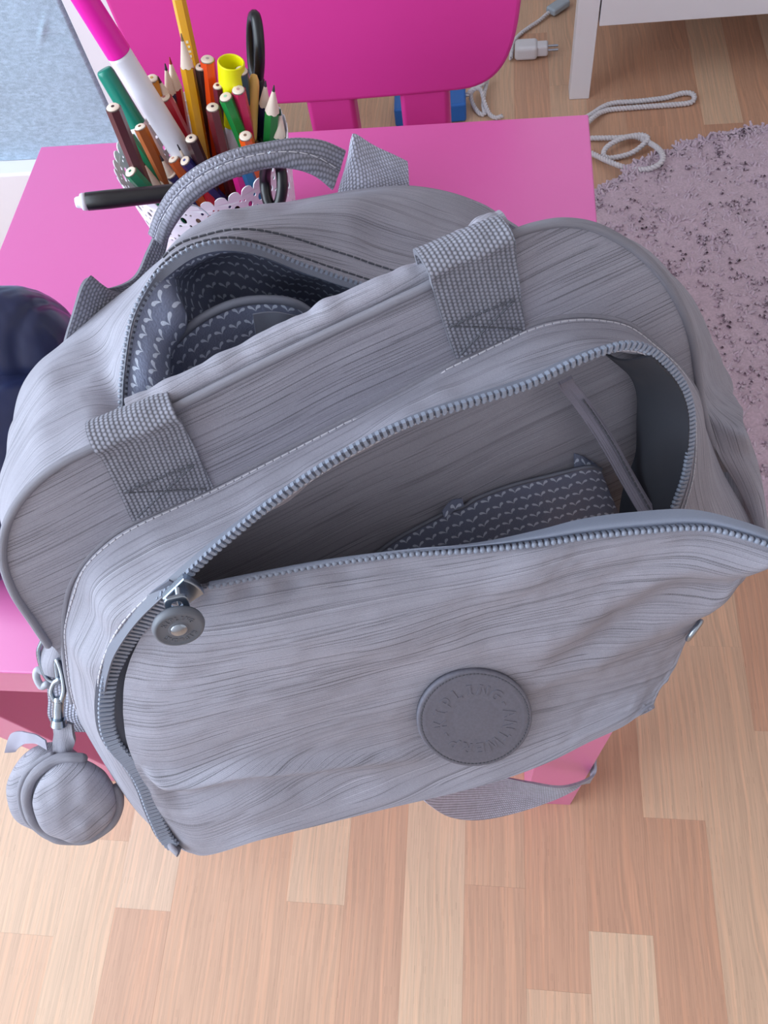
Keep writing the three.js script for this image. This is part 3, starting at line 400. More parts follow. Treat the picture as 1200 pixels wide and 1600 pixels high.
// inside the front pocket: heart print slip pocket and a key strap
{
  const top = [[590, 862], [618, 842], [650, 824], [684, 806], [702, 797], [722, 791], [748, 776], [800, 757], [860, 742], [915, 729], [938, 732]].map(([x, y], i) => F(x, y, 0.004 + (i > 8 ? 0.003 : 0)));
  const bot = top.map((p, i) => p.clone().addScaledVector(BD, 0.09).addScaledVector(BW, 0.012));
  const sp = part(BAG, 'slip_pocket', sheet([top, bot], { nu: 120, nv: 30, th: 0.0009, disp: (u, v, p) => ripple(0.002, 36, 60)(u, v, p) * smooth(0, 0.1, v) }), liningM, 'small heart print slip pocket inside the front pocket');
  part(sp, 'hem', tube(top.map((p) => p.clone().addScaledVector(BN, 0.0006)), 0.0011, 120, 6), tapeM);
  const f1 = [[897, 708], [908, 712], [916, 722]].map(([x, y]) => F(x, y, 0.002)), f2 = [[898, 732], [914, 738], [938, 733]].map(([x, y]) => F(x, y, 0.005));
  part(sp, 'corner_fold', sheet([f1, f2], { nu: 16, nv: 8, th: 0.0008, disp: ripple(0.004, 60, 3) }), liningM);
  const f3 = [[690, 796], [706, 782], [722, 779]].map(([x, y]) => F(x, y, 0.006)), f4 = [[692, 806], [710, 797], [725, 790]].map(([x, y]) => F(x, y, 0.007));
  part(sp, 'corner_fold', sheet([f3, f4], { nu: 16, nv: 8, th: 0.0008, disp: ripple(0.004, 60, 5) }), liningM);
  const ctr = [[884, 596, 0.026], [888, 604, 0.022], [905, 625, 0.018], [930, 660, 0.016], [955, 700, 0.018], [980, 745, 0.022], [1003, 785, 0.028], [1020, 812, 0.033], [1032, 838, 0.036]];
  const e0 = ctr.map(([x, y, o]) => F(x - 11, y + 6, o)), e1 = ctr.map(([x, y, o]) => F(x + 11, y - 5, o));
  const ks = part(BAG, 'key_strap', sheet([e0, e1], { nu: 60, nv: 6, th: 0.0016 }), std({ name: 'cloth strap', map: clothTex, color: S('#d9d7df'), roughness: 0.8 }), 'narrow cloth strap inside the front pocket');
  const mid = e0.map((p, i) => p.clone().lerp(e1[i], 0.72)); part(ks, 'stitching', stitches(mid.slice(2), BN.clone().multiplyScalar(0.0012)), threadDarkM, undefined, 'stuff');
}
// round patch with its embossed ring of letters
const font = await new FontLoader().loadAsync('fonts/droid/droid_sans_bold.typeface.json');
const ringText = (str, radius, size, depth, start, step, flip = 1) => { const out = []; [...str].forEach((ch, i) => { if (ch === ' ') return; const t = new TextGeometry(ch, { font, size, depth, curveSegments: 3 }); t.computeBoundingBox(); const bb = t.boundingBox; t.translate(-(bb.max.x + bb.min.x) / 2, 0, 0); const a = start - i * step; t.translate(0, radius, 0); t.rotateZ(a * flip); out.push(t); }); return out; };
{
  const pc = [741, 1121], Q = (x, y) => { let best = null, bd = 1e9; for (const p of flap.geometry.userData.grid) { const s = project(p), d = (s[0] - x) ** 2 + (s[1] - y) ** 2; if (d < bd) { bd = d; best = p; } } return best.clone(); };
  const c = Q(...pc), l = Q(665, 1122), r = Q(818, 1113), t = Q(736, 1058), b = Q(744, 1183);
  const n = r.clone().sub(l).cross(t.clone().sub(b)).normalize(), o0 = l.clone().add(r).add(t).add(b).multiplyScalar(0.25).addScaledVector(n, 0.0034);
  const R0 = r.distanceTo(l) / 2 * 1.17;
  const put = (g) => { const p = g.attributes.position; for (let i = 0; i < p.count; i++) { const x = p.getX(i) / R0, y = p.getY(i) / R0, q = onPlane(741 + 90 * x - 5 * y, 1120.5 - 75 * y - 6.5 * x, o0, n).addScaledVector(n, p.getZ(i)); p.setXYZ(i, q.x, q.y, q.z); } g.computeVertexNormals(); return g; };
  const prof = [[0, 0.0014], [R0 * 0.40, 0.0014], [R0 * 0.415, 0.0012], [R0 * 0.43, 0.0014], [R0 * 0.80, 0.0014], [R0 * 0.82, 0.0012], [R0 * 0.84, 0.0014], [R0 * 0.91, 0.0013], [R0 * 0.93, 0.0009], [R0 * 0.95, 0.0013], [R0 * 0.985, 0.001], [R0, 0.0002], [R0 * 0.99, -0.002], [0, -0.003]].map(([x, y]) => new THREE.Vector2(x, y));
  const lathe = new THREE.LatheGeometry(prof, 72).rotateX(Math.PI / 2); const uv = lathe.attributes.uv, po = lathe.attributes.position; for (let i = 0; i < uv.count; i++) uv.setXY(i, po.getX(i), po.getY(i));
  const patch = part(BAG, 'round_patch', put(lathe), patchM, 'round dark grey patch with an embossed ring of letters');
  part(patch, 'embossed_letters', ringText('KIPLING-ANTWERP-', R0 * 0.5, R0 * 0.22, 0.00055, 4 * 0.3927 + 0.1, 0.3927).map((g) => put(g.translate(0, 0, 0.0011))), patchM);
  const P = []; for (let i = 0; i < 90; i++) { const a = i / 90 * Math.PI * 2, g = new THREE.SphereGeometry(0.0005, 5, 4).scale(2, 1, 1).rotateZ(a + Math.PI / 2).translate(Math.cos(a) * R0 * 0.93, Math.sin(a) * R0 * 0.93, 0.0011); P.push(put(g)); }
  part(patch, 'stitching', P, threadDarkM, undefined, 'stuff');
}
// slider and its round rubber pull
{
  const p0 = at(283, 921, 0.646), n = BN.clone(), pull = at(279, 978, 0.645);
  const X = RIGHT.clone().addScaledVector(n, -RIGHT.dot(n)).normalize(), Y = n.clone().cross(X).normalize();
  const M = (pos) => new THREE.Matrix4().makeBasis(X, Y, n).setPosition(pos);
  const body = new THREE.ExtrudeGeometry((() => { const s = new THREE.Shape(); s.moveTo(-0.005, -0.005); s.quadraticCurveTo(0, -0.0075, 0.005, -0.004); s.lineTo(0.0075, 0.004); s.quadraticCurveTo(0.002, 0.008, -0.004, 0.0075); s.closePath(); return s; })(), { depth: 0.0028, bevelEnabled: true, bevelSize: 0.0008, bevelThickness: 0.0008, bevelSegments: 2 }).rotateZ(-0.75);
  const sl = part(BAG, 'zip_slider', [body.applyMatrix4(M(p0)), tube([V(-0.003, 0.004, 0.003), V(-0.002, 0.001, 0.007), V(0, -0.004, 0.007), V(0.001, -0.006, 0.003)], 0.0011, 16).rotateZ(-0.4).applyMatrix4(M(p0))], metalM);
  const up = pull.clone().sub(p0), R1 = 0.0105;
  const link = new THREE.Shape(); link.moveTo(-0.0046, -0.008); link.lineTo(0.0046, -0.008); link.lineTo(0.0046, 0.006); link.quadraticCurveTo(0.0046, 0.009, 0.002, 0.009); link.lineTo(-0.002, 0.009); link.quadraticCurveTo(-0.0046, 0.009, -0.0046, 0.006); link.closePath(); const hole = new THREE.Path(); hole.absellipse(0, 0.0045, 0.0027, 0.0028, 0, Math.PI * 2); link.holes.push(hole);
  const lk = new THREE.ExtrudeGeometry(link, { depth: 0.0012, bevelEnabled: true, bevelSize: 0.0004, bevelThickness: 0.0004, bevelSegments: 2 }).applyMatrix4(M(at(279, 953, 0.6475)));
  part(sl, 'link', lk, metalM);
  const disc = new THREE.LatheGeometry([[0, 0.0024], [0.0038, 0.0024], [0.0042, 0.0019], [0.0046, 0.0018], [0.0088, 0.0018], [0.0093, 0.0024], [R1, 0.0018], [R1 + 0.0005, 0], [R1, -0.0018], [0, -0.0018]].map(([x, y]) => new THREE.Vector2(x, y)), 48).rotateX(Math.PI / 2);
  const dm = M(pull), dk = part(sl, 'pull_disc', [disc.applyMatrix4(dm), ...ringText('KIPLING', 0.0057, 0.0022, 0.0004, 0.95, 0.32).map((g) => g.translate(0, 0, 0.0017).applyMatrix4(dm)), ...ringText('KIPLING', 0.0057, 0.0022, 0.0004, 0.95 + Math.PI, 0.32).map((g) => g.translate(0, 0, 0.0017).applyMatrix4(dm))], rubberM, 'round grey rubber pull');
  part(sl, 'rivet', new THREE.SphereGeometry(0.0037, 16, 10).scale(1, 1, 0.35).translate(0, 0, 0.0023).applyMatrix4(dm), metalM);
}
// webbing loops over the front edge, and the rear handle
{
  const loop = (bl, br, tl, tr) => { // bottom corners and corners at the piping
    const a = F(...bl, 0.0035), b = F(...br, 0.0035), c = F(...tl, 0.006), d = F(...tr, 0.006), mk = (p, q) => [p.clone(), p.clone().lerp(q, 0.35), p.clone().lerp(q, 0.72).addScaledVector(BN, 0.001), q.clone().addScaledVector(BN, 0.003), q.clone().addScaledVector(BD, -0.005).addScaledVector(BN, 0.0042), q.clone().addScaledVector(BD, -0.0095).addScaledVector(BN, -0.002), q.clone().addScaledVector(BD, -0.0095).addScaledVector(BN, -0.011), q.clone().addScaledVector(BD, -0.002).addScaledVector(BN, -0.0165), q.clone().addScaledVector(BD, 0.03).addScaledVector(BN, -0.017)];
    return sheet([mk(a, c), mk(a, c).map((p, i) => p.lerp(mk(b, d)[i], 0.5)), mk(b, d)], { nu: 90, nv: 22, th: 0.0026, side: -1, disp: (u, v, p) => 0.0008 * (vnoise(u * 14, v * 5) - 0.5) }); };
  const tabs = [[[207, 816], [334, 763], [156, 708], [284, 657]], [[713, 562], [822, 516], [671, 438], [802, 384]]];
  for (const t of tabs) {
    const w = part(BAG, 'webbing_loop', loop(...t), webM);
    const q = (s, r) => { const a = F(...t[0], 0.0052).lerp(F(...t[1], 0.0052), s), b = F(...t[2], 0.0072).lerp(F(...t[3], 0.0072), s); return a.lerp(b, r); };
    part(w, 'stitching', [...stitches([q(0.06, 0.42), q(0.35, 0.43), q(0.65, 0.43), q(0.94, 0.42)], BN.clone().multiplyScalar(0.0005)), ...stitches([q(0.08, 0.05), q(0.5, 0.24), q(0.92, 0.42)], BN.clone().multiplyScalar(0.0006)), ...stitches([q(0.92, 0.05), q(0.5, 0.24), q(0.08, 0.42)], BN.clone().multiplyScalar(0.0006))], threadDarkM, undefined, 'stuff');
  }
  const H = (x, y, d) => B(x, y, d);
  const hd = part(BAG, 'handle', sheet([
    [[90, 575, 0.117], [106, 508, 0.121], [128, 438, 0.129], [160, 452, 0.139], [205, 432, 0.147], [228, 392, 0.15], [248, 348, 0.15]].map((a) => H(...a)),
    [[176, 515, 0.122], [180, 494, 0.124], [176, 468, 0.130], [205, 468, 0.141], [238, 440, 0.148], [252, 408, 0.15], [262, 372, 0.15]].map((a) => H(...a))], { nu: 70, nv: 16, th: 0.0024, disp: ripple(0.003, 40, 7) }), webM, 'rear carrying handle folded and stitched in the middle');
  const roll = [[246, 375, 0.15], [258, 345, 0.15], [280, 312, 0.15], [310, 285, 0.15], [345, 265, 0.15], [385, 251, 0.15], [425, 243, 0.15], [465, 242, 0.149], [500, 250, 0.147], [530, 268, 0.144]].map((a) => H(...a));
  const up = roll.map((p, i) => { const T = frameAt(roll, i); return FWD.clone().cross(T).normalize().multiplyScalar(-1); });
  const row = (k, o) => roll.map((p, i) => p.clone().addScaledVector(up[i], k * (i > 6 ? 1 + (i - 6) * 0.34 : i < 2 ? 0.75 + 0.12 * i : 1)).addScaledVector(FWD, -o));
  part(hd, 'rolled_grip', sheet([row(0.0044, -0.001), row(0.0047, 0.002), row(0.0026, 0.0034), row(-0.0004, 0.0022), row(-0.0026, 0.0036), row(-0.0046, 0.002), row(-0.0044, -0.001)], { nu: 120, nv: 40, th: 0.002 }), webSoftM);
  part(hd, 'stitching', stitches(row(-0.0006, 0.0046), FWD.clone().multiplyScalar(-0.0004), { dash: 0.004, gap: 0.002, r: 0.0004 }), threadM, undefined, 'stuff');
  part(hd, 'binding', sheet([row(0.0049, 0.004).slice(0, 6), row(0.0004, 0.0046).slice(0, 6)], { nu: 60, nv: 4, th: 0.0008, disp: (u, v) => 0.0004 * Math.sin(u * 190) }), webLightM, 'pale frayed binding');
  const R = rng(12);
  const strand = (pts) => tube(pts.map((a) => H(...a).addScaledVector(FWD, -0.007)), 0.00035, 30, 5);
  part(hd, 'loose_thread', [strand([[345, 270, 0.15], [335, 288, 0.15], [318, 305, 0.15], [312, 320, 0.15], [305, 312, 0.15]]), strand([[340, 276, 0.15], [322, 300, 0.15], [300, 322, 0.15], [292, 330, 0.15]]), strand([[294, 328, 0.15], [312, 330, 0.15], [325, 338, 0.15], [334, 348, 0.15]]), strand([[425, 246, 0.15], [418, 256, 0.15], [414, 268, 0.15]])], std({ name: 'pale thread', color: S('#c9d3e2'), roughness: 0.7 }), 'loose pale sewing threads');
  part(hd, 'right_end', sheet([[[540, 250, 0.145], [533, 275, 0.138], [528, 300, 0.134], [524, 330, 0.131]].map((a) => H(...a)), [[552, 209, 0.143], [556, 240, 0.138], [560, 280, 0.134], [560, 320, 0.131]].map((a) => H(...a)), [[595, 232, 0.142], [597, 255, 0.138], [598, 285, 0.134], [598, 315, 0.131]].map((a) => H(...a)), [[636, 252, 0.14], [637, 268, 0.137], [638, 290, 0.134], [638, 310, 0.131]].map((a) => H(...a))], { nu: 40, nv: 30, th: 0.0024, disp: ripple(0.003, 50, 9) }), webLightM, 'pale webbing end of the rear handle');
}
// side tab with D-ring on the left, small ring on the right
{
  const a = [[80, 985, 0.545], [70, 1005, 0.538], [62, 1030, 0.53], [64, 1048, 0.522]].map((q) => at(...q)), b = [[112, 1005, 0.545], [110, 1025, 0.538], [104, 1045, 0.53], [100, 1058, 0.522]].map((q) => at(...q));
  const tb = part(BAG, 'side_tab', sheet([a, a.map((p, i) => p.clone().lerp(b[i], 0.5).addScaledVector(FWD, -0.003)), b], { nu: 24, nv: 12, th: 0.002, disp: ripple(0.002, 60, 2) }), clothM);
  part(tb, 'ring', tube([[66, 1000, 0.542], [60, 1022, 0.534], [72, 1058, 0.522], [92, 1066, 0.52], [98, 1048, 0.525]].map((q) => at(...q)), 0.0013, 40, 8), metalM);
  const rg = at(1085, 985, 0.53); part(BAG, 'ring', new THREE.TorusGeometry(0.006, 0.0014, 8, 28).rotateY(0.9).translate(rg.x, rg.y, rg.z), metalM);
}
// ---------------------------------------------------------------- perforated white pen pot
const PC = V(-0.223, TH, -0.527), POT_H = 0.115, POT_R0 = 0.054, POT_R1 = 0.068;
{
  const pot = thing('pen_pot', 'white metal pen pot with lace-like punched holes and a scalloped rim on the pink table', 'pot', PC.clone());
  const potM = std({ name: 'white enamel', color: S('#eceaf2'), roughness: 0.4 }), N = 20, geos = [], R = rng(21);
  const bend = (g) => { const p = g.attributes.position; for (let i = 0; i < p.count; i++) { const a = p.getX(i), y = p.getY(i), r = lerp(POT_R0, POT_R1, y / POT_H) + p.getZ(i); p.setXYZ(i, PC.x + Math.cos(a) * r, TH + 0.001 + y, PC.z + Math.sin(a) * r); } g.computeVertexNormals(); return g; };
  for (let k = 0; k < N; k++) {
    const a0 = k / N * Math.PI * 2, da = Math.PI * 2 / N, s = new THREE.Shape(), q = (t, y) => [a0 + da * t, y];
    s.moveTo(...q(0, 0.003)); for (let i = 1; i <= 6; i++) s.lineTo(...q(i / 6, 0.003)); s.lineTo(...q(1, POT_H - 0.007));
    for (let i = 1; i <= 14; i++) { const t = 1 - i / 14, w = t * 2 % 1; s.lineTo(...q(t, POT_H - 0.007 + 0.006 * Math.sqrt(Math.max(0, 1 - (2 * w - 1) ** 2)) * (i === 14 || i === 7 ? 0 : 1))); }
    s.lineTo(...q(0, 0.003));
    const hole = (t, y, rt, ry, rot = 0) => { const h = new THREE.Path(); h.absellipse(a0 + da * t, y, rt / 0.062, ry, 0, Math.PI * 2, true, rot); s.holes.push(h); };
    for (const [y, big] of [[0.098, 1], [0.078, 0], [0.058, 1], [0.038, 0], [0.019, 1]]) { // flower-like clusters
      if (big) { hole(0.27, y, 0.0022, 0.0036); hole(0.74, y - 0.001, 0.0018, 0.0028); hole(0.5, y + 0.005, 0.0011, 0.0016); hole(0.5, y - 0.006, 0.0012, 0.0012); hole(0.08, y + 0.006, 0.0008, 0.001); hole(0.92, y + 0.005, 0.0008, 0.001); hole(0.1, y - 0.006, 0.0010, 0.0014); hole(0.9, y - 0.007, 0.0009, 0.0012); }
      else { hole(0.5, y + 0.001, 0.0024, 0.0030); hole(0.2, y + 0.003, 0.0012, 0.002); hole(0.8, y + 0.002, 0.0012, 0.002); hole(0.3, y - 0.005, 0.0009, 0.0012); hole(0.7, y - 0.005, 0.0009, 0.0012); hole(0.07, y - 0.002, 0.0009, 0.0013); hole(0.93, y - 0.003, 0.0009, 0.0013); }
    }
    geos.push(bend(new THREE.ExtrudeGeometry(s, { depth: 0.0008, bevelEnabled: false, curveSegments: 7 })));
  }
  part(pot, 'wall', geos, potM);
  part(pot, 'bottom', new THREE.LatheGeometry([[0, 0.001], [POT_R0 - 0.004, 0.001], [POT_R0 + 0.0006, 0.0025], [POT_R0 + 0.0012, 0.005], [POT_R0 - 0.0002, 0.005], [POT_R0 - 0.002, 0.0035], [0, 0.002]].map(([x, y]) => new THREE.Vector2(x, y)), 48).translate(PC.x, TH, PC.z), potM);
}
// ---------------------------------------------------------------- pencils and pens: each from the pixel of its upper end, a lower pixel on its shaft, and its length
const woodM = std({ name: 'pencil wood', color: S('#efdccb'), roughness: 0.8 });
const paint = new Map(), paintM = (hex, rough = 0.32) => { const k = hex + rough; if (!paint.has(k)) paint.set(k, phys({ name: 'lacquer', color: S(hex), roughness: rough, clearcoat: 0.3, clearcoatRoughness: 0.25 })); return paint.get(k); };
const RIM = TH + POT_H;
function stand(p1, p2, L, dz = 0, rmax = 0.055, floorY = TH + 0.006) { // bottom and top points so that the shaft covers the line p1-p2 with about the length L
  let best = null;
  for (let k = 0.6; k < 9; k += 0.02) { const x = p1[0] + (p2[0] - p1[0]) * k, y = p1[1] + (p2[1] - p1[1]) * k, b = at(x, y, floorY), d = Math.hypot(b.x - PC.x, b.z - PC.z - dz); if (!best || d < best.d) best = { d, b }; }
  const bot = best.b; let top = null, lo = 1e9;
  for (let h = floorY + 0.03; h < 0.75; h += 0.0005) { const t = at(p1[0], p1[1], h), s = Math.min(1, (RIM - bot.y) / (h - bot.y)), e = 0.12 * Math.abs(t.distanceTo(bot) - L) + Math.max(0, Math.hypot(lerp(bot.x, t.x, s) - PC.x, lerp(bot.z, t.z, s) - PC.z) - rmax); if (e < lo) { lo = e; top = t; } }
  const s = (RIM - bot.y) / (top.y - bot.y), rim = bot.clone().lerp(top, s);
  return { bot, top, L: top.distanceTo(bot), baseR: Math.hypot(bot.x - PC.x, bot.z - PC.z), rimR: s < 1 ? Math.hypot(rim.x - PC.x, rim.z - PC.z) : 0 };
}
function upright(name, label, cat, p1, p2, L, group, dz = 0, rmax) {
  const s = stand(p1, p2, L, dz, rmax); if (s.baseR > 0.05 || s.rimR > 0.06 || Math.abs(s.L - L) > 0.03) console.log(label, 'base', s.baseR.toFixed(3), 'rim', s.rimR.toFixed(3), 'L', s.L.toFixed(3), 'top', s.top.y.toFixed(3));
  const o = thing(name, label, cat, s.bot, group); o.quaternion.setFromUnitVectors(V(0, 1, 0), s.top.clone().sub(s.bot).normalize()); o.fit = s; return o;
}
const add = (o, name, g, m, label) => { const k = mesh(name, g, m); if (label) k.userData.label = label; o.add(k); return k; };
const hexPrism = (r, y0, y1) => new THREE.CylinderGeometry(r, r, y1 - y0, 6).translate(0, (y0 + y1) / 2, 0);
const cached = new Map(), once = (k, f) => { if (!cached.has(k)) cached.set(k, f()); return cached.get(k); };
function pencil(label, color, lead, tip, p1, p2, L = 0.165, R = 0.0037, dz = 0) {
  R *= 1.3;
  const o = upright('pencil', label, 'pencil', p1, p2, L, 'pencils standing in the white pot', dz); L = o.fit.L;
  if (tip) {
    add(o, 'barrel', once(`b${L}${R}t`, () => toCreasedNormals(merge([hexPrism(R, 0, L - 0.022)]), 0.5)), paintM(color));
    add(o, 'wood_tip', once(`w${L}${R}`, () => { const g = new THREE.CylinderGeometry(0.0011, R * 0.93, 0.018, 18).translate(0, L - 0.0135, 0), p = g.attributes.position; for (let i = 0; i < p.count; i++) if (p.getY(i) < L - 0.02) p.setY(i, L - 0.0235 + 0.0022 * Math.abs(Math.sin(3 * Math.atan2(p.getZ(i), p.getX(i))))); return g; }), woodM);
    add(o, 'lead', once(`l${L}${R}`, () => new THREE.CylinderGeometry(0.0004, 0.00115, 0.005, 10).translate(0, L - 0.0022, 0)), paintM(lead, 0.6));
  } else {
    add(o, 'barrel', once(`b${L}${R}`, () => toCreasedNormals(merge([hexPrism(R, 0, L - 0.0012)]), 0.5)), paintM(color));
    add(o, 'wood_end', once(`e${L}${R}`, () => new THREE.LatheGeometry([[0.0010, L], [R * 0.72, L], [R * 0.93, L - 0.0013], [0, L - 0.0013]].map(([x, y]) => new THREE.Vector2(x, y)), 18)), woodM);
    add(o, 'lead', once(`d${L}${R}`, () => new THREE.CylinderGeometry(0.0012, 0.0012, 0.002, 12).translate(0, L - 0.0008, 0)), paintM(lead, 0.6));
  }
  return o;
}
pencil('dark brown pencil standing outermost on the left, its painted end up', '#5b2f35', '#3b2226', false, [176, 166], [206, 240], 0.160, 0.0043);
pencil('thick green pencil with a slanted pale end, left of the orange-brown pencil', '#1d9566', '#e8efe8', false, [199, 213], [226, 252], 0.122, 0.0042, 0.014);
pencil('orange-brown pencil in front of the teal marker', '#a8561f', '#6b3a1a', false, [218, 197], [244, 250], 0.130, 0.0038);
pencil('short green pencil leaning low inside the left rim', '#14805a', '#1d6b4d', false, [203, 267], [224, 290], 0.098, 0.0042);
pencil('black pencil with a broken pale wood tip, above the black marker', '#2b1d22', '#2a2023', true, [221, 250], [240, 286], 0.106, 0.0040, 0.01);
pencil('dark brown pencil with a flat cut wood tip beside the lower navy pencil', '#3a2329', '#2a1c1e', true, [240, 258], [262, 292], 0.103, 0.0042, 0.02);
pencil('grey pencil with a blunt dark lead under the white marker body', '#b89c86', '#2c2a30', true, [250, 243], [268, 275], 0.108, 0.0036, 0.01);
pencil('rust orange pencil with its wood end up, between two navy pencils', '#c8571f', '#c98a70', false, [270, 247], [294, 282], 0.110, 0.0038, 0.02);
pencil('upper navy pencil ending just below the white marker', '#2f2a6b', '#4a4f8a', false, [288, 250], [312, 276], 0.113, 0.0038, 0.015);
pencil('lower navy pencil ending near the black marker', '#2b2568', '#4d5290', false, [268, 272], [288, 296], 0.098, 0.0038, 0.025);
pencil('pencil with a small black point peeping out below the white marker', '#8d8378', '#24232a', true, [277, 226], [290, 252], 0.116, 0.0030, 0.0);
pencil('very dark brown pencil with a pale end, right of the white marker', '#3c2227', '#3a3540', false, [298, 215], [318, 262], 0.122, 0.0040, 0.005);
pencil('long yellow pencil with its sharpened pale tip up', '#e0a012', '#8b6b4a', true, [283, 53], [318, 245], 0.183, 0.0040);
pencil('red pencil with a sharpened red point, tallest of the red pencils', '#c4122e', '#a01528', true, [265, 90], [284, 190], 0.160, 0.0042, -0.025);
pencil('navy pencil close behind the red point, only its upper edge showing', '#23264f', '#2b2b36', true, [258, 100], [270, 165], 0.160, 0.0036, -0.035);
pencil('amber pencil with a flat end behind the red pencils', '#d98a1a', '#c89a50', false, [237, 121], [250, 160], 0.155, 0.0040, -0.035);
pencil('red pencil with a brown lead, sharpened, left of the red point', '#b3182b', '#4a2226', true, [247, 120], [270, 175], 0.155, 0.0040, -0.03);
pencil('red pencil with a flat pinkish end beside the white marker', '#c2172f', '#c98a88', false, [256, 151], [284, 205], 0.142, 0.0042, -0.02);
pencil('bright orange pencil with a flat end, tall, right of the yellow ones', '#ee4a0c', '#b7a6a2', false, [324, 91], [333, 165], 0.165, 0.0043, -0.02);
pencil('black pencil half hidden behind the bright orange pencil', '#2a1d24', '#333', false, [313, 103], [321, 150], 0.160, 0.0034, -0.03);
pencil('maroon pencil with a pale ring end in front of the orange pencil', '#641a22', '#47343a', false, [332, 166], [349, 240], 0.140, 0.0042, -0.005);
pencil('dark crimson pencil between the maroon pencil and the yellow highlighter', '#6e1830', '#6e1830', false, [340, 133], [352, 215], 0.150, 0.0030, -0.02);
pencil('dark teal pencil with a flat end right of the yellow highlighter', '#0f3f47', '#3a4346', false, [377, 109], [385, 190], 0.158, 0.0041, -0.03);
pencil('crimson pink pencil below the dark teal pencil', '#d2235a', '#c79a9a', false, [372, 139], [386, 200], 0.148, 0.0041, -0.015);
pencil('bright green pencil with a pale green end, leaning right', '#1b8a3e', '#9fd0b0', false, [352, 150], [380, 218], 0.146, 0.0041);
pencil('orange pencil with a wood end in front of the scissors', '#ee5a17', '#8f6a5a', false, [383, 211], [396, 255], 0.124, 0.0042);
pencil('navy pencil with a pale tip right beside the scissors', '#262457', '#3c3c48', true, [415, 127], [412, 195], 0.152, 0.0036, -0.045);
pencil('green pencil with a dark point, right of the scissors', '#1f7a34', '#2b3a30', true, [428, 134], [423, 205], 0.152, 0.0045, -0.02);
pencil('dark green pencil with a green point, outermost on the right', '#0f6a43', '#0d4f39', true, [438, 171], [436, 218], 0.122, 0.0045, -0.01);
pencil('blue pencil showing between the strap of the handle and the rim', '#12699c', '#2a5f8a', false, [384, 262], [392, 285], 0.094, 0.0042, 0.02);
pencil('pink pencil showing just below the handle beside the blue pencil', '#e0218a', '#d98ab5', false, [372, 268], [377, 286], 0.090, 0.0044, 0.02);
pencil('red pencil low in the pot beneath the rolled handle', '#c81a34', '#a82038', false, [322, 290], [328, 312], 0.080, 0.0042, 0.03);
{ // yellow pencil with printed lettering, running out of the top of the frame
  const o = upright('pencil', 'yellow pencil with worn silver lettering, tallest in the pot', 'pencil', [278, -8], [332, 238], 0.192, 'pencils standing in the white pot', -0.01);
  add(o, 'barrel', toCreasedNormals(merge([hexPrism(0.0050, 0, o.fit.L - 0.002).rotateY(Math.PI / 6)]), 0.5), paintM('#e3a51a'));
  add(o, 'wood_end', new THREE.CylinderGeometry(0.004, 0.0048, 0.002, 16).translate(0, o.fit.L - 0.001, 0), woodM);
  const sm = std({ name: 'silver print', color: S('#e9e2c8'), roughness: 0.35, metalness: 0.3 }), R = rng(4), face = (y, h, dx, w) => new THREE.BoxGeometry(w, h, 0.0003).translate(dx, y, 0.0050 * 0.866 + 0.0001);
  const bits = []; for (const [a, b] of [[0.050, 0.088], [0.094, 0.106], [0.150, 0.166]]) for (let y = a; y < b; y += 0.0032) bits.push(face(y, 0.0011 + R() * 0.0009, (R() - 0.5) * 0.001, 0.0014 + R() * 0.001));
  const q = FWD.clone().negate().applyQuaternion(o.quaternion.clone().invert()), ang = Math.atan2(q.x, q.z); o.rotateY(ang); { const k = add(o, 'lettering', merge(bits), sm, 'worn silver lettering'); k.userData.kind = 'stuff'; }
}
function marker(name, label, p1, p2, L, R, capM, bodyM, capL, opt = {}) {
  { const s = stand(p1, p2, L, opt.dz, opt.rmax); L = s.L; if (opt.joint) { let best = 9e9; for (let k = 0.2; k < 1; k += 0.002) { const q = project(s.bot.clone().lerp(s.top, k)), e = Math.hypot(q[0] - opt.joint[0], q[1] - opt.joint[1]); if (e < best) { best = e; capL = L * (1 - k); } } } }
  const o = upright(name, label, 'marker', p1, p2, L, 'markers in the white pot', opt.dz, opt.rmax), P = (a) => a.map(([x, y]) => new THREE.Vector2(x, y));
  add(o, 'barrel', new THREE.LatheGeometry(P([[0, 0], [R * 0.4, 0.0], [R * 0.55, 0.004], [R * 0.62, 0.012], [R * 0.97, 0.020], [R * 0.97, L - capL - 0.003], [R * 0.9, L - capL + 0.001], [0, L - capL + 0.001]]), 28), bodyM);
  const c = add(o, 'cap', new THREE.LatheGeometry(P(opt.open ? [[R * 0.72, L - 0.012], [R * 0.82, L - 0.0006], [R * 0.92, L], [R * 1.0, L - 0.0008], [R * 1.0, L - capL], [R * 0.9, L - capL]] : [[0, L - 0.0008], [R * 0.72, L - 0.0006], [R * 0.84, L - 0.0016], [R * 0.92, L - 0.004], [R, L - capL], [R * 0.94, L - capL - 0.0006]]), 28), capM);
  if (opt.open) add(o, 'cap_core', new THREE.CylinderGeometry(R * 0.7, R * 0.7, 0.004, 20).translate(0, L - 0.012, 0), capM);
  if (opt.logo) { const g = new THREE.TorusGeometry(0.0034, 0.0006, 6, 24).scale(1, 1.5, 1).translate(0, L * 0.42, R * 0.97); const q = FWD.clone().negate().applyQuaternion(o.quaternion.clone().invert()); o.rotateY(Math.atan2(q.x, q.z)); add(o, 'ring_mark', g, paintM('#1f7fa0'), 'blue ring printed on the barrel'); }
  return o;
}
const plasticWhite = phys({ name: 'white plastic', color: S('#e9e8f2'), roughness: 0.3 });
marker('marker', 'thick white marker with a bright pink cap leaning out on the left', [117, -26], [257, 196], 0.235, 0.0090, phys({ name: 'pink cap', color: S('#f01fae'), roughness: 0.3 }), plasticWhite, 0.062, { joint: [181, 84], dz: 0.008, rmax: 0.055 });
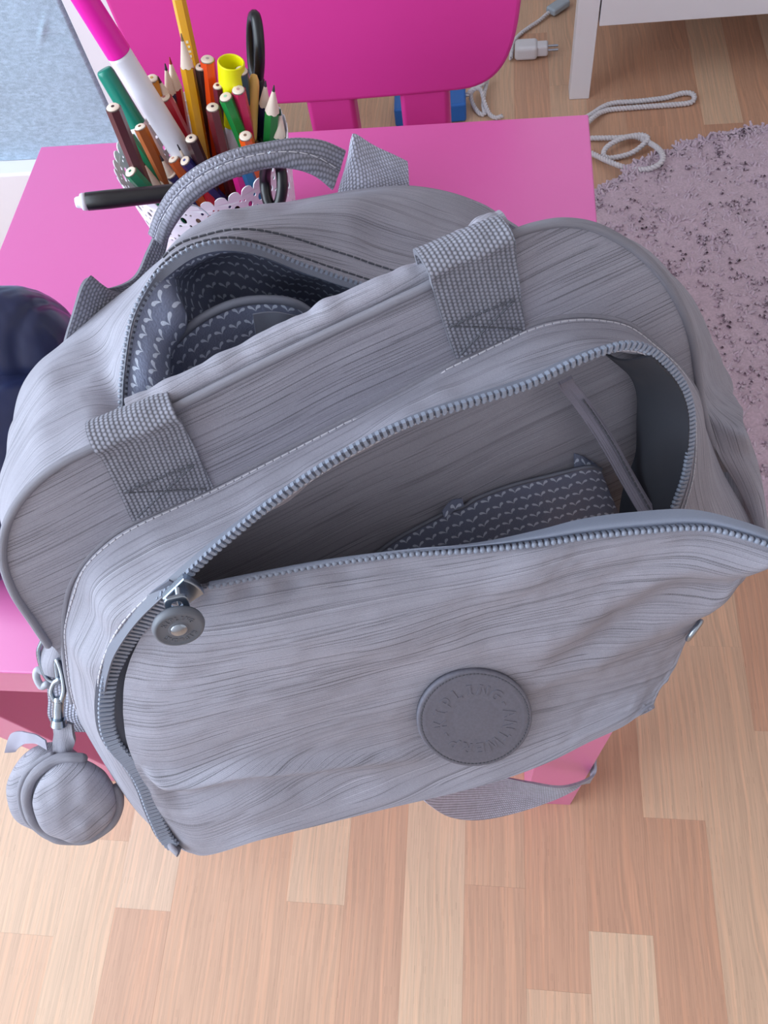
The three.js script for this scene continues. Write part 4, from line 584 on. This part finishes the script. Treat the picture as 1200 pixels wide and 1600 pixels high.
marker('marker', 'white marker with a teal cap leaning left behind the orange-brown pencil', [161, 107], [236, 232], 0.166, 0.0072, phys({ name: 'teal cap', color: S('#047f6c'), roughness: 0.3 }), plasticWhite, 0.047, { logo: true, joint: [216, 193], dz: 0.0, rmax: 0.055 });
marker('highlighter', 'white highlighter with an open-topped bright yellow cap', [361, 96], [367, 235], 0.165, 0.0098, phys({ name: 'yellow cap', color: S('#f0ea08'), roughness: 0.35 }), plasticWhite, 0.050, { open: true, joint: [357, 190], dz: -0.015, rmax: 0.05 });
{ // wooden stick
  const o = upright('wooden_stick', 'pale yellow wooden stick with a rounded top, close beside the scissors', 'stick', [397, 115], [393, 215], 0.158, undefined, 0.03);
  add(o, 'stick', new THREE.LatheGeometry([[0, 0], [0.0040, 0], [0.0042, 0.02], [0.0042, 0.15], [0.0037, 0.154], [0.0022, 0.1572], [0, 0.158]].map(([x, y]) => [x, y * o.fit.L / 0.158]).map(([x, y]) => new THREE.Vector2(x, y)), 18), std({ name: 'varnished wood', color: S('#e8b562'), roughness: 0.5 }));
}
{ // black felt pen lying across the rim
  const a = at(126, 316, RIM + 0.019), b = at(262, 302, RIM + 0.0105), L = a.distanceTo(b), o = thing('felt_pen', 'black felt pen with a white end lying across the rim of the white pot', 'pen', a);
  o.quaternion.setFromUnitVectors(V(0, 1, 0), b.clone().sub(a).normalize()); const P = (q) => q.map(([x, y]) => new THREE.Vector2(x, y)), R = 0.0062;
  add(o, 'barrel', new THREE.LatheGeometry(P([[0, 0.0045], [R, 0.0045], [R * 1.03, 0.02], [R * 0.98, L * 0.7], [R * 0.95, L + 0.012], [R * 0.6, L + 0.022], [0, L + 0.024]]), 26), phys({ name: 'black plastic', color: S('#17151a'), roughness: 0.35 }));
  add(o, 'end_plug', new THREE.LatheGeometry(P([[0, -0.0035], [R * 0.5, -0.0035], [R * 0.62, -0.0025], [R * 0.66, 0], [R * 0.9, 0.0006], [R * 0.97, 0.002], [R * 0.97, 0.005], [0, 0.005]]), 26), plasticWhite, 'white end plug');
}
{ // scissors, points down, seen edge-on
  const s = stand([402, 24], [405, 228], 0.182, -0.002), up = s.top.clone().sub(s.bot).normalize(), o = thing('scissors', 'black-handled scissors standing points down in the white pot', 'scissors', s.bot);
  const view = FWD.clone().addScaledVector(up, -FWD.dot(up)).normalize(), X = view.clone().multiplyScalar(0.88).addScaledVector(up.clone().cross(view), 0.47).normalize(), Z = X.clone().cross(up).normalize(); o.quaternion.setFromRotationMatrix(new THREE.Matrix4().makeBasis(X, up, Z));
  const blk = phys({ name: 'black handle', color: S('#141318'), roughness: 0.3 }), steel = std({ name: 'steel', color: S('#b9b4ac'), metalness: 1, roughness: 0.3 });
  const ring = (cx, cy, rx, ry, zz) => { const pts = []; for (let i = 0; i < 16; i++) { const t = i / 16 * Math.PI * 2; pts.push(V(cx + Math.cos(t) * rx, cy + Math.sin(t) * ry, zz)); } return tube(pts, 0.0042, 60, 10, true); };
  const blade = (dx) => { const sh = new THREE.Shape(); sh.moveTo(0, 0); sh.lineTo(0.006, 0.06); sh.lineTo(0.006, 0.095); sh.lineTo(-0.004, 0.095); sh.closePath(); return new THREE.ExtrudeGeometry(sh, { depth: 0.0012, bevelEnabled: true, bevelSize: 0.0003, bevelThickness: 0.0003, bevelSegments: 1 }).translate(dx, 0, 0); };
  add(o, 'blade', blade(0), steel); add(o, 'blade', blade(0).rotateY(Math.PI).translate(0.002, 0, 0.0005), steel);
  add(o, 'handle', merge([ring(0.012, s.L - 0.0265, 0.011, 0.022, 0.0015), tube([V(0.002, 0.075, 0.001), V(0.003, 0.105, 0.0015), V(0.006, s.L - 0.047, 0.0015)], 0.0052, 20, 10)]), blk);
  add(o, 'pivot', new THREE.CylinderGeometry(0.0032, 0.0032, 0.005, 16).rotateX(Math.PI / 2).translate(0.001, 0.085, 0), steel);
  const c = at(428, 290, 0.565), inv = new THREE.Matrix4().compose(o.position, o.quaternion, V(1, 1, 1)).invert(); // second handle spread over the rim
  const T = [[418, 250, 0.588], [428, 246, 0.588], [438, 262, 0.575], [441, 290, 0.565], [437, 315, 0.556], [428, 327, 0.552], [418, 312, 0.557], [414, 280, 0.568]].map((q) => at(...q).applyMatrix4(inv));
  add(o, 'handle', merge([tube(T, 0.0042, 70, 10, true), tube([T[0], V(0.004, 0.09, -0.002), V(0.002, 0.075, -0.001)], 0.0034, 20, 8)]), blk);
}

// ---------------------------------------------------------------- dark shiny padded jacket left of the bag
{
  const o = thing('padded_jacket', 'dark navy shiny padded fabric heaped on the pink table left of the grey bag', 'jacket', V(-0.37, TH, -0.33));
  const m = phys({ name: 'navy satin', color: S('#232a4c'), roughness: 0.3, sheen: 0.8, sheenRoughness: 0.35, sheenColor: new THREE.Color(0.25, 0.35, 0.7) });
  const blob = (c, r, seed, folds) => { const g = new THREE.SphereGeometry(1, 140, 100), p = g.attributes.position; for (let i = 0; i < p.count; i++) { const v = V(p.getX(i), p.getY(i), p.getZ(i)); let k = 1 + 0.07 * (vnoise(v.x * 1.6 + 5, v.y * 1.6 + v.z * 1.4 + 5, 1e9, 1e9, seed) - 0.5) + 0.018 * (vnoise(v.x * 9 + 9, v.z * 7 + v.y * 3 + 9, 1e9, 1e9, seed + 1) - 0.5); for (const [a, cc, w, d] of folds) k -= d * G(v.x * Math.cos(a) + v.z * Math.sin(a) + 0.12 * Math.sin(v.x * 3 + v.z * 2), cc, w); p.setXYZ(i, c.x + v.x * r.x * k, Math.max(TH + 0.001, c.y + v.y * r.y * k), c.z + v.z * r.z * k); } g.computeVertexNormals(); return g; };
  const c1 = at(30, 546, 0.505), c2 = at(-12, 720, 0.485);
  part(o, 'hood', blob(c1, V(0.050, 0.052, 0.044), 3, [[0.3, 0.70, 0.05, 0.04]]), m);
  part(o, 'body', blob(c2, V(0.078, 0.048, 0.10), 8, [[1.2, -0.35, 0.09, 0.05], [0.9, 0.4, 0.08, 0.03]]), m);
}
// ---------------------------------------------------------------- round pouch hanging from the bag's left side
{
  const C = at(112, 1236, 0.478), o = thing('pouch', 'small round two-lobed grey cloth pouch clipped to the left side of the bag', 'pouch', C);
  const n0 = V(0.25, 0.62, 0.74).normalize(), X = RIGHT.clone().addScaledVector(n0, -RIGHT.dot(n0)).normalize(), Y = n0.clone().cross(X).normalize();
  const lobe = (cx, cy, rx, ry, h, ang, off) => { const g = new THREE.SphereGeometry(1, 80, 50), p = g.attributes.position, uv = g.attributes.uv; for (let i = 0; i < p.count; i++) { let x = p.getX(i), y = p.getY(i), z = p.getZ(i); const f = 1 - 0.10 * Math.max(0, y) * Math.abs(x); const q = Math.pow(Math.abs(z), 0.75) * Math.sign(z), X2 = x * rx * f, Y2 = y * ry, c = Math.cos(ang), s = Math.sin(ang); const w = 0.0022 * (vnoise(x * 3 + 7, y * 3 + 7, 1e9, 1e9, 4) - 0.5); const P = C.clone().addScaledVector(X, cx + X2 * c - Y2 * s).addScaledVector(Y, cy + X2 * s + Y2 * c).addScaledVector(n0, off + q * h + w); uv.setXY(i, X2 * 0.7 + Y2 * 0.7, Y2 * 0.7 - X2 * 0.7); p.setXYZ(i, P.x, P.y, P.z); } g.computeVertexNormals(); return g; };
  part(o, 'front_lobe', lobe(0.004, 0.000, 0.0235, 0.028, 0.010, -0.15, 0.009), clothM);
  part(o, 'rear_lobe', lobe(-0.0165, -0.006, 0.0245, 0.031, 0.013, -0.25, -0.012), clothM);
  const rim = (cx, cy, rx, ry, ang, off, r, t0 = 0, t1 = Math.PI * 2) => { const pts = []; for (let i = 0; i <= 28; i++) { const t = lerp(t0, t1, i / 28), x = Math.cos(t) * rx, y = Math.sin(t) * ry; pts.push(C.clone().addScaledVector(X, cx + x * Math.cos(ang) - y * Math.sin(ang)).addScaledVector(Y, cy + x * Math.sin(ang) + y * Math.cos(ang)).addScaledVector(n0, off + 0.0005 * Math.sin(t * 9))); } return tube(pts, r, 90, 9); };
  part(o, 'piping', rim(0.002, -0.0015, 0.0258, 0.0300, -0.15, 0.006, 0.0034, 1.4, 6.6), clothM, 'padded edge between the two lobes');
  part(o, 'edge_binding', rim(-0.003, -0.005, 0.027, 0.032, -0.2, -0.001, 0.0022, 2.0, 6.2), clothM);
  const P = (x, y, h) => at(x, y, h);
  part(o, 'hanging_loop', sheet([[P(80, 1130, 0.512), P(84, 1146, 0.508), P(82, 1165, 0.5), P(84, 1185, 0.495)], [P(97, 1128, 0.513), P(99, 1146, 0.509), P(100, 1165, 0.502), P(98, 1180, 0.497)], [P(112, 1132, 0.512), P(114, 1148, 0.508), P(117, 1160, 0.502), P(112, 1174, 0.497)]], { nu: 24, nv: 14, th: 0.002, disp: ripple(0.002, 70, 3) }), clothM);
  part(o, 'pull_tab', sheet([[P(8, 1174, 0.488), P(20, 1146, 0.496), P(36, 1142, 0.5), P(54, 1146, 0.503), P(72, 1156, 0.503)], [P(24, 1172, 0.487), P(36, 1164, 0.494), P(46, 1160, 0.498), P(58, 1162, 0.501), P(74, 1172, 0.501)]], { nu: 30, nv: 8, th: 0.0012, disp: ripple(0.003, 60, 4) }), std({ name: 'ribbon', color: S('#9a97a8'), roughness: 0.55 }), 'folded ribbon tab');
  const hk = part(o, 'snap_hook', [tube([P(92, 1132, 0.514), P(91, 1112, 0.519), P(92, 1095, 0.524)], 0.0031, 16, 12), tube([P(94, 1100, 0.523), P(100, 1078, 0.529), P(97, 1052, 0.536), P(90, 1032, 0.541), P(88, 1040, 0.538), P(91, 1062, 0.531)], 0.0017, 40, 10), tube([P(86, 1096, 0.523), P(80, 1082, 0.527), P(84, 1068, 0.531), P(92, 1062, 0.533)], 0.0015, 24, 10)], metalM, 'metal snap hook');
  part(hk, 'swivel', new THREE.CylinderGeometry(0.004, 0.0046, 0.004, 20).applyQuaternion(new THREE.Quaternion().setFromUnitVectors(V(0, 1, 0), P(92, 1095, 0.524).sub(P(92, 1132, 0.514)).normalize())).translate(...P(92, 1128, 0.516).toArray()), metalM);
}
// ---------------------------------------------------------------- shoulder strap: a chunk at the bag's left, a loop under it
{
  const P = (q) => at(...q), o = thing('shoulder_strap', 'pale grey webbing shoulder strap looping under the bag in front of the table leg', 'strap', V(0, 0.40, -0.09));
  const lo = [[560, 1180, 0.447], [640, 1232, 0.40], [668, 1256, 0.35], [700, 1275, 0.30], [745, 1280, 0.262], [800, 1270, 0.238], [860, 1250, 0.222], [905, 1228, 0.215]].map(P), up = [[570, 1150, 0.447], [650, 1190, 0.41], [690, 1205, 0.36], [718, 1210, 0.32], [750, 1211, 0.288], [785, 1213, 0.268], [830, 1221, 0.25], [880, 1227, 0.236]].map(P);
  lo.push(V(0.0895, 0.175, -0.137), V(0.0912, 0.178, -0.148), V(0.0912, 0.18, -0.165)); up.push(V(0.0885, 0.207, -0.1365), V(0.0912, 0.212, -0.148), V(0.0912, 0.214, -0.165));
  part(o, 'webbing', sheet([up, up.map((p, i) => p.clone().lerp(lo[i], 0.5).add(V(0, -0.002, 0))), lo], { nu: 150, nv: 16, th: 0.002 }), webLightM);
  const a = [[66, 1052, 0.528], [64, 1075, 0.523], [66, 1100, 0.515], [66, 1125, 0.505], [80, 1150, 0.49]].map(P), c = [[118, 1040, 0.53], [120, 1068, 0.523], [124, 1100, 0.513], [126, 1130, 0.503], [130, 1150, 0.49]].map(P);
  part(o, 'webbing', sheet([a, a.map((p, i) => p.clone().lerp(c[i], 0.5).addScaledVector(FWD, 0.001)), c].map((r) => r.map((p) => p.addScaledVector(FWD, 0.008))), { nu: 50, nv: 16, th: 0.002 }), webLightM, 'fuzzy pale webbing beside the snap hook');
  part(o, 'adjuster', tube([[64, 1054, 0.527], [52, 1050, 0.529], [50, 1062, 0.526], [58, 1076, 0.522], [66, 1072, 0.523]].map((q) => P(q).addScaledVector(FWD, 0.006)), 0.0022, 40, 8), std({ name: 'grey plastic', color: S('#b9bcc8'), roughness: 0.45 }), 'pale plastic strap adjuster');
}
// ---------------------------------------------------------------- cords, plug and blue box on the floor
const ropeTex = texture(128, 128, (x, y) => { const k = Math.abs((((x + y) % 32) / 32) - 0.5) * 2, l = 0.70 + 0.2 * Math.sqrt(k); return [l, l * 0.985, l * 1.01]; }, [0.012, 0.012]);
const ropeM = std({ name: 'braided white cord', map: ropeTex, roughness: 0.85 });
function rope(pts, r, turns) { // two twisted strands
  const c = curveOf(pts), L = c.getLength(), n = Math.round(L / 0.0022), fr = c.computeFrenetFrames(n, false), out = [];
  for (const ph of [0, Math.PI]) { const q = []; for (let i = 0; i <= n; i++) { const p = c.getPointAt(i / n), a = i / n * L / 0.011 * Math.PI * 2 + ph; q.push(p.addScaledVector(fr.normals[i], Math.cos(a) * r * 0.52).addScaledVector(fr.binormals[i], Math.sin(a) * r * 0.52)); } out.push(new THREE.TubeGeometry(curveOf(q), n * 2, r * 0.62, 7, false)); }
  return merge(out);
}
{
  const Y = 0.0052, P = (l, y = Y) => l.map((q) => at(q[0], q[1], q[2] ?? y));
  const o = thing('braided_cord', 'white braided cord looped on the floor between the pink table and the cabinet leg', 'cord', at(950, 200, 0));
  part(o, 'cord', rope(P([[880, 205], [905, 190], [925, 178], [942, 167], [960, 161], [1000, 158], [1040, 153], [1065, 146], [1080, 146, 0.006], [1085, 152, 0.006], [1080, 160], [1060, 163], [1020, 166], [980, 169], [950, 172, 0.006], [930, 181, 0.009], [905, 205, 0.012], [890, 216, 0.011], [905, 218, 0.008], [925, 216, 0.006], [970, 215, 0.009], [1000, 211, 0.012], [1012, 216, 0.016], [1005, 226, 0.015], [985, 240, 0.008], [955, 247, 0.006], [943, 243, 0.009], [948, 230, 0.013], [968, 218, 0.017], [990, 213, 0.015], [1008, 220, 0.009], [1028, 232, 0.026], [1036, 246, 0.032], [1028, 258, 0.030], [1005, 265, 0.022], [975, 261, 0.014], [950, 252, 0.012], [925, 240, 0.008], [900, 230], [880, 225]]), 0.0042), ropeM);
  const q = thing('charger', 'white plug charger with a braided cord lying on the floor by the cabinet leg', 'charger', at(835, 75, 0)), cw = std({ name: 'white charger plastic', color: S('#d9d8de'), roughness: 0.4 });
  const a = at(806, 78, 0.014), b = at(842, 76, 0.014), d = b.clone().sub(a).normalize(), ang = Math.atan2(-d.z, d.x), mid = a.clone().lerp(b, 0.45), L = a.distanceTo(b);
  const body = new RoundedBoxGeometry(L, 0.026, 0.034, 4, 0.007).rotateY(ang).translate(mid.x, 0.014, mid.z), nose = new RoundedBoxGeometry(0.022, 0.02, 0.022, 3, 0.004).rotateY(ang).translate(b.x + d.x * 0.006, 0.014, b.z + d.z * 0.006);
  part(q, 'body', body, cw); part(q, 'plug_face', nose, cw);
  for (const s of [-1, 1]) { const g = new THREE.CylinderGeometry(0.002, 0.0022, 0.019, 12).rotateZ(Math.PI / 2).translate(0.026, 0, s * 0.0065).rotateY(ang).translate(b.x, 0.014, b.z); part(q, 'pin', g, metalM); }
  part(q, 'cord', rope(P([[798, 92, 0.006], [800, 78, 0.007], [803, 66], [812, 54], [828, 42], [843, 32], [858, 19, 0.008]]), 0.0035), ropeM);
  const c0 = at(860, 18, 0.009), c1 = at(884, 2, 0.009), cd = c1.clone().sub(c0).normalize(), cm = c0.clone().lerp(c1, 0.5);
  part(q, 'connector', new RoundedBoxGeometry(c0.distanceTo(c1) * 1.05, 0.013, 0.024, 3, 0.004).rotateY(Math.atan2(-cd.z, cd.x)).translate(cm.x, 0.009, cm.z), std({ name: 'clear grey plastic', color: S('#a9b6c2'), roughness: 0.25 }), 'translucent grey connector');
  const p2 = thing('power_bank', 'blue box on the floor behind the magenta chair, cord attached', 'box', at(672, 165, 0));
  const e0 = at(617, 168, 0.02), e1 = at(728, 158, 0.02), em = e0.clone().lerp(e1, 0.5), ed = e1.clone().sub(e0), eg = new RoundedBoxGeometry(ed.length(), 0.036, 0.062, 3, 0.005).rotateY(Math.atan2(-ed.z, ed.x)).translate(em.x, 0.0185, em.z);
  const pb = part(p2, 'body', eg, std({ name: 'blue plastic', color: S('#1f66b8'), roughness: 0.4 }));
  part(pb, 'button', new THREE.SphereGeometry(0.006, 16, 10).scale(1, 0.4, 1).translate(...at(714, 137, 0.037).toArray()), cw);
  part(p2, 'cord', rope(P([[728, 150, 0.02], [738, 140, 0.026], [748, 136, 0.024], [756, 130, 0.02], [762, 122, 0.012], [757, 145, 0.012], [755, 165, 0.006], [757, 178], [748, 176], [738, 160, 0.008], [736, 146, 0.02], [744, 138, 0.03], [752, 142, 0.024], [757, 160, 0.014], [765, 178], [775, 184], [785, 181]]), 0.0036), ropeM);
}
renderer.render(scene, camera);
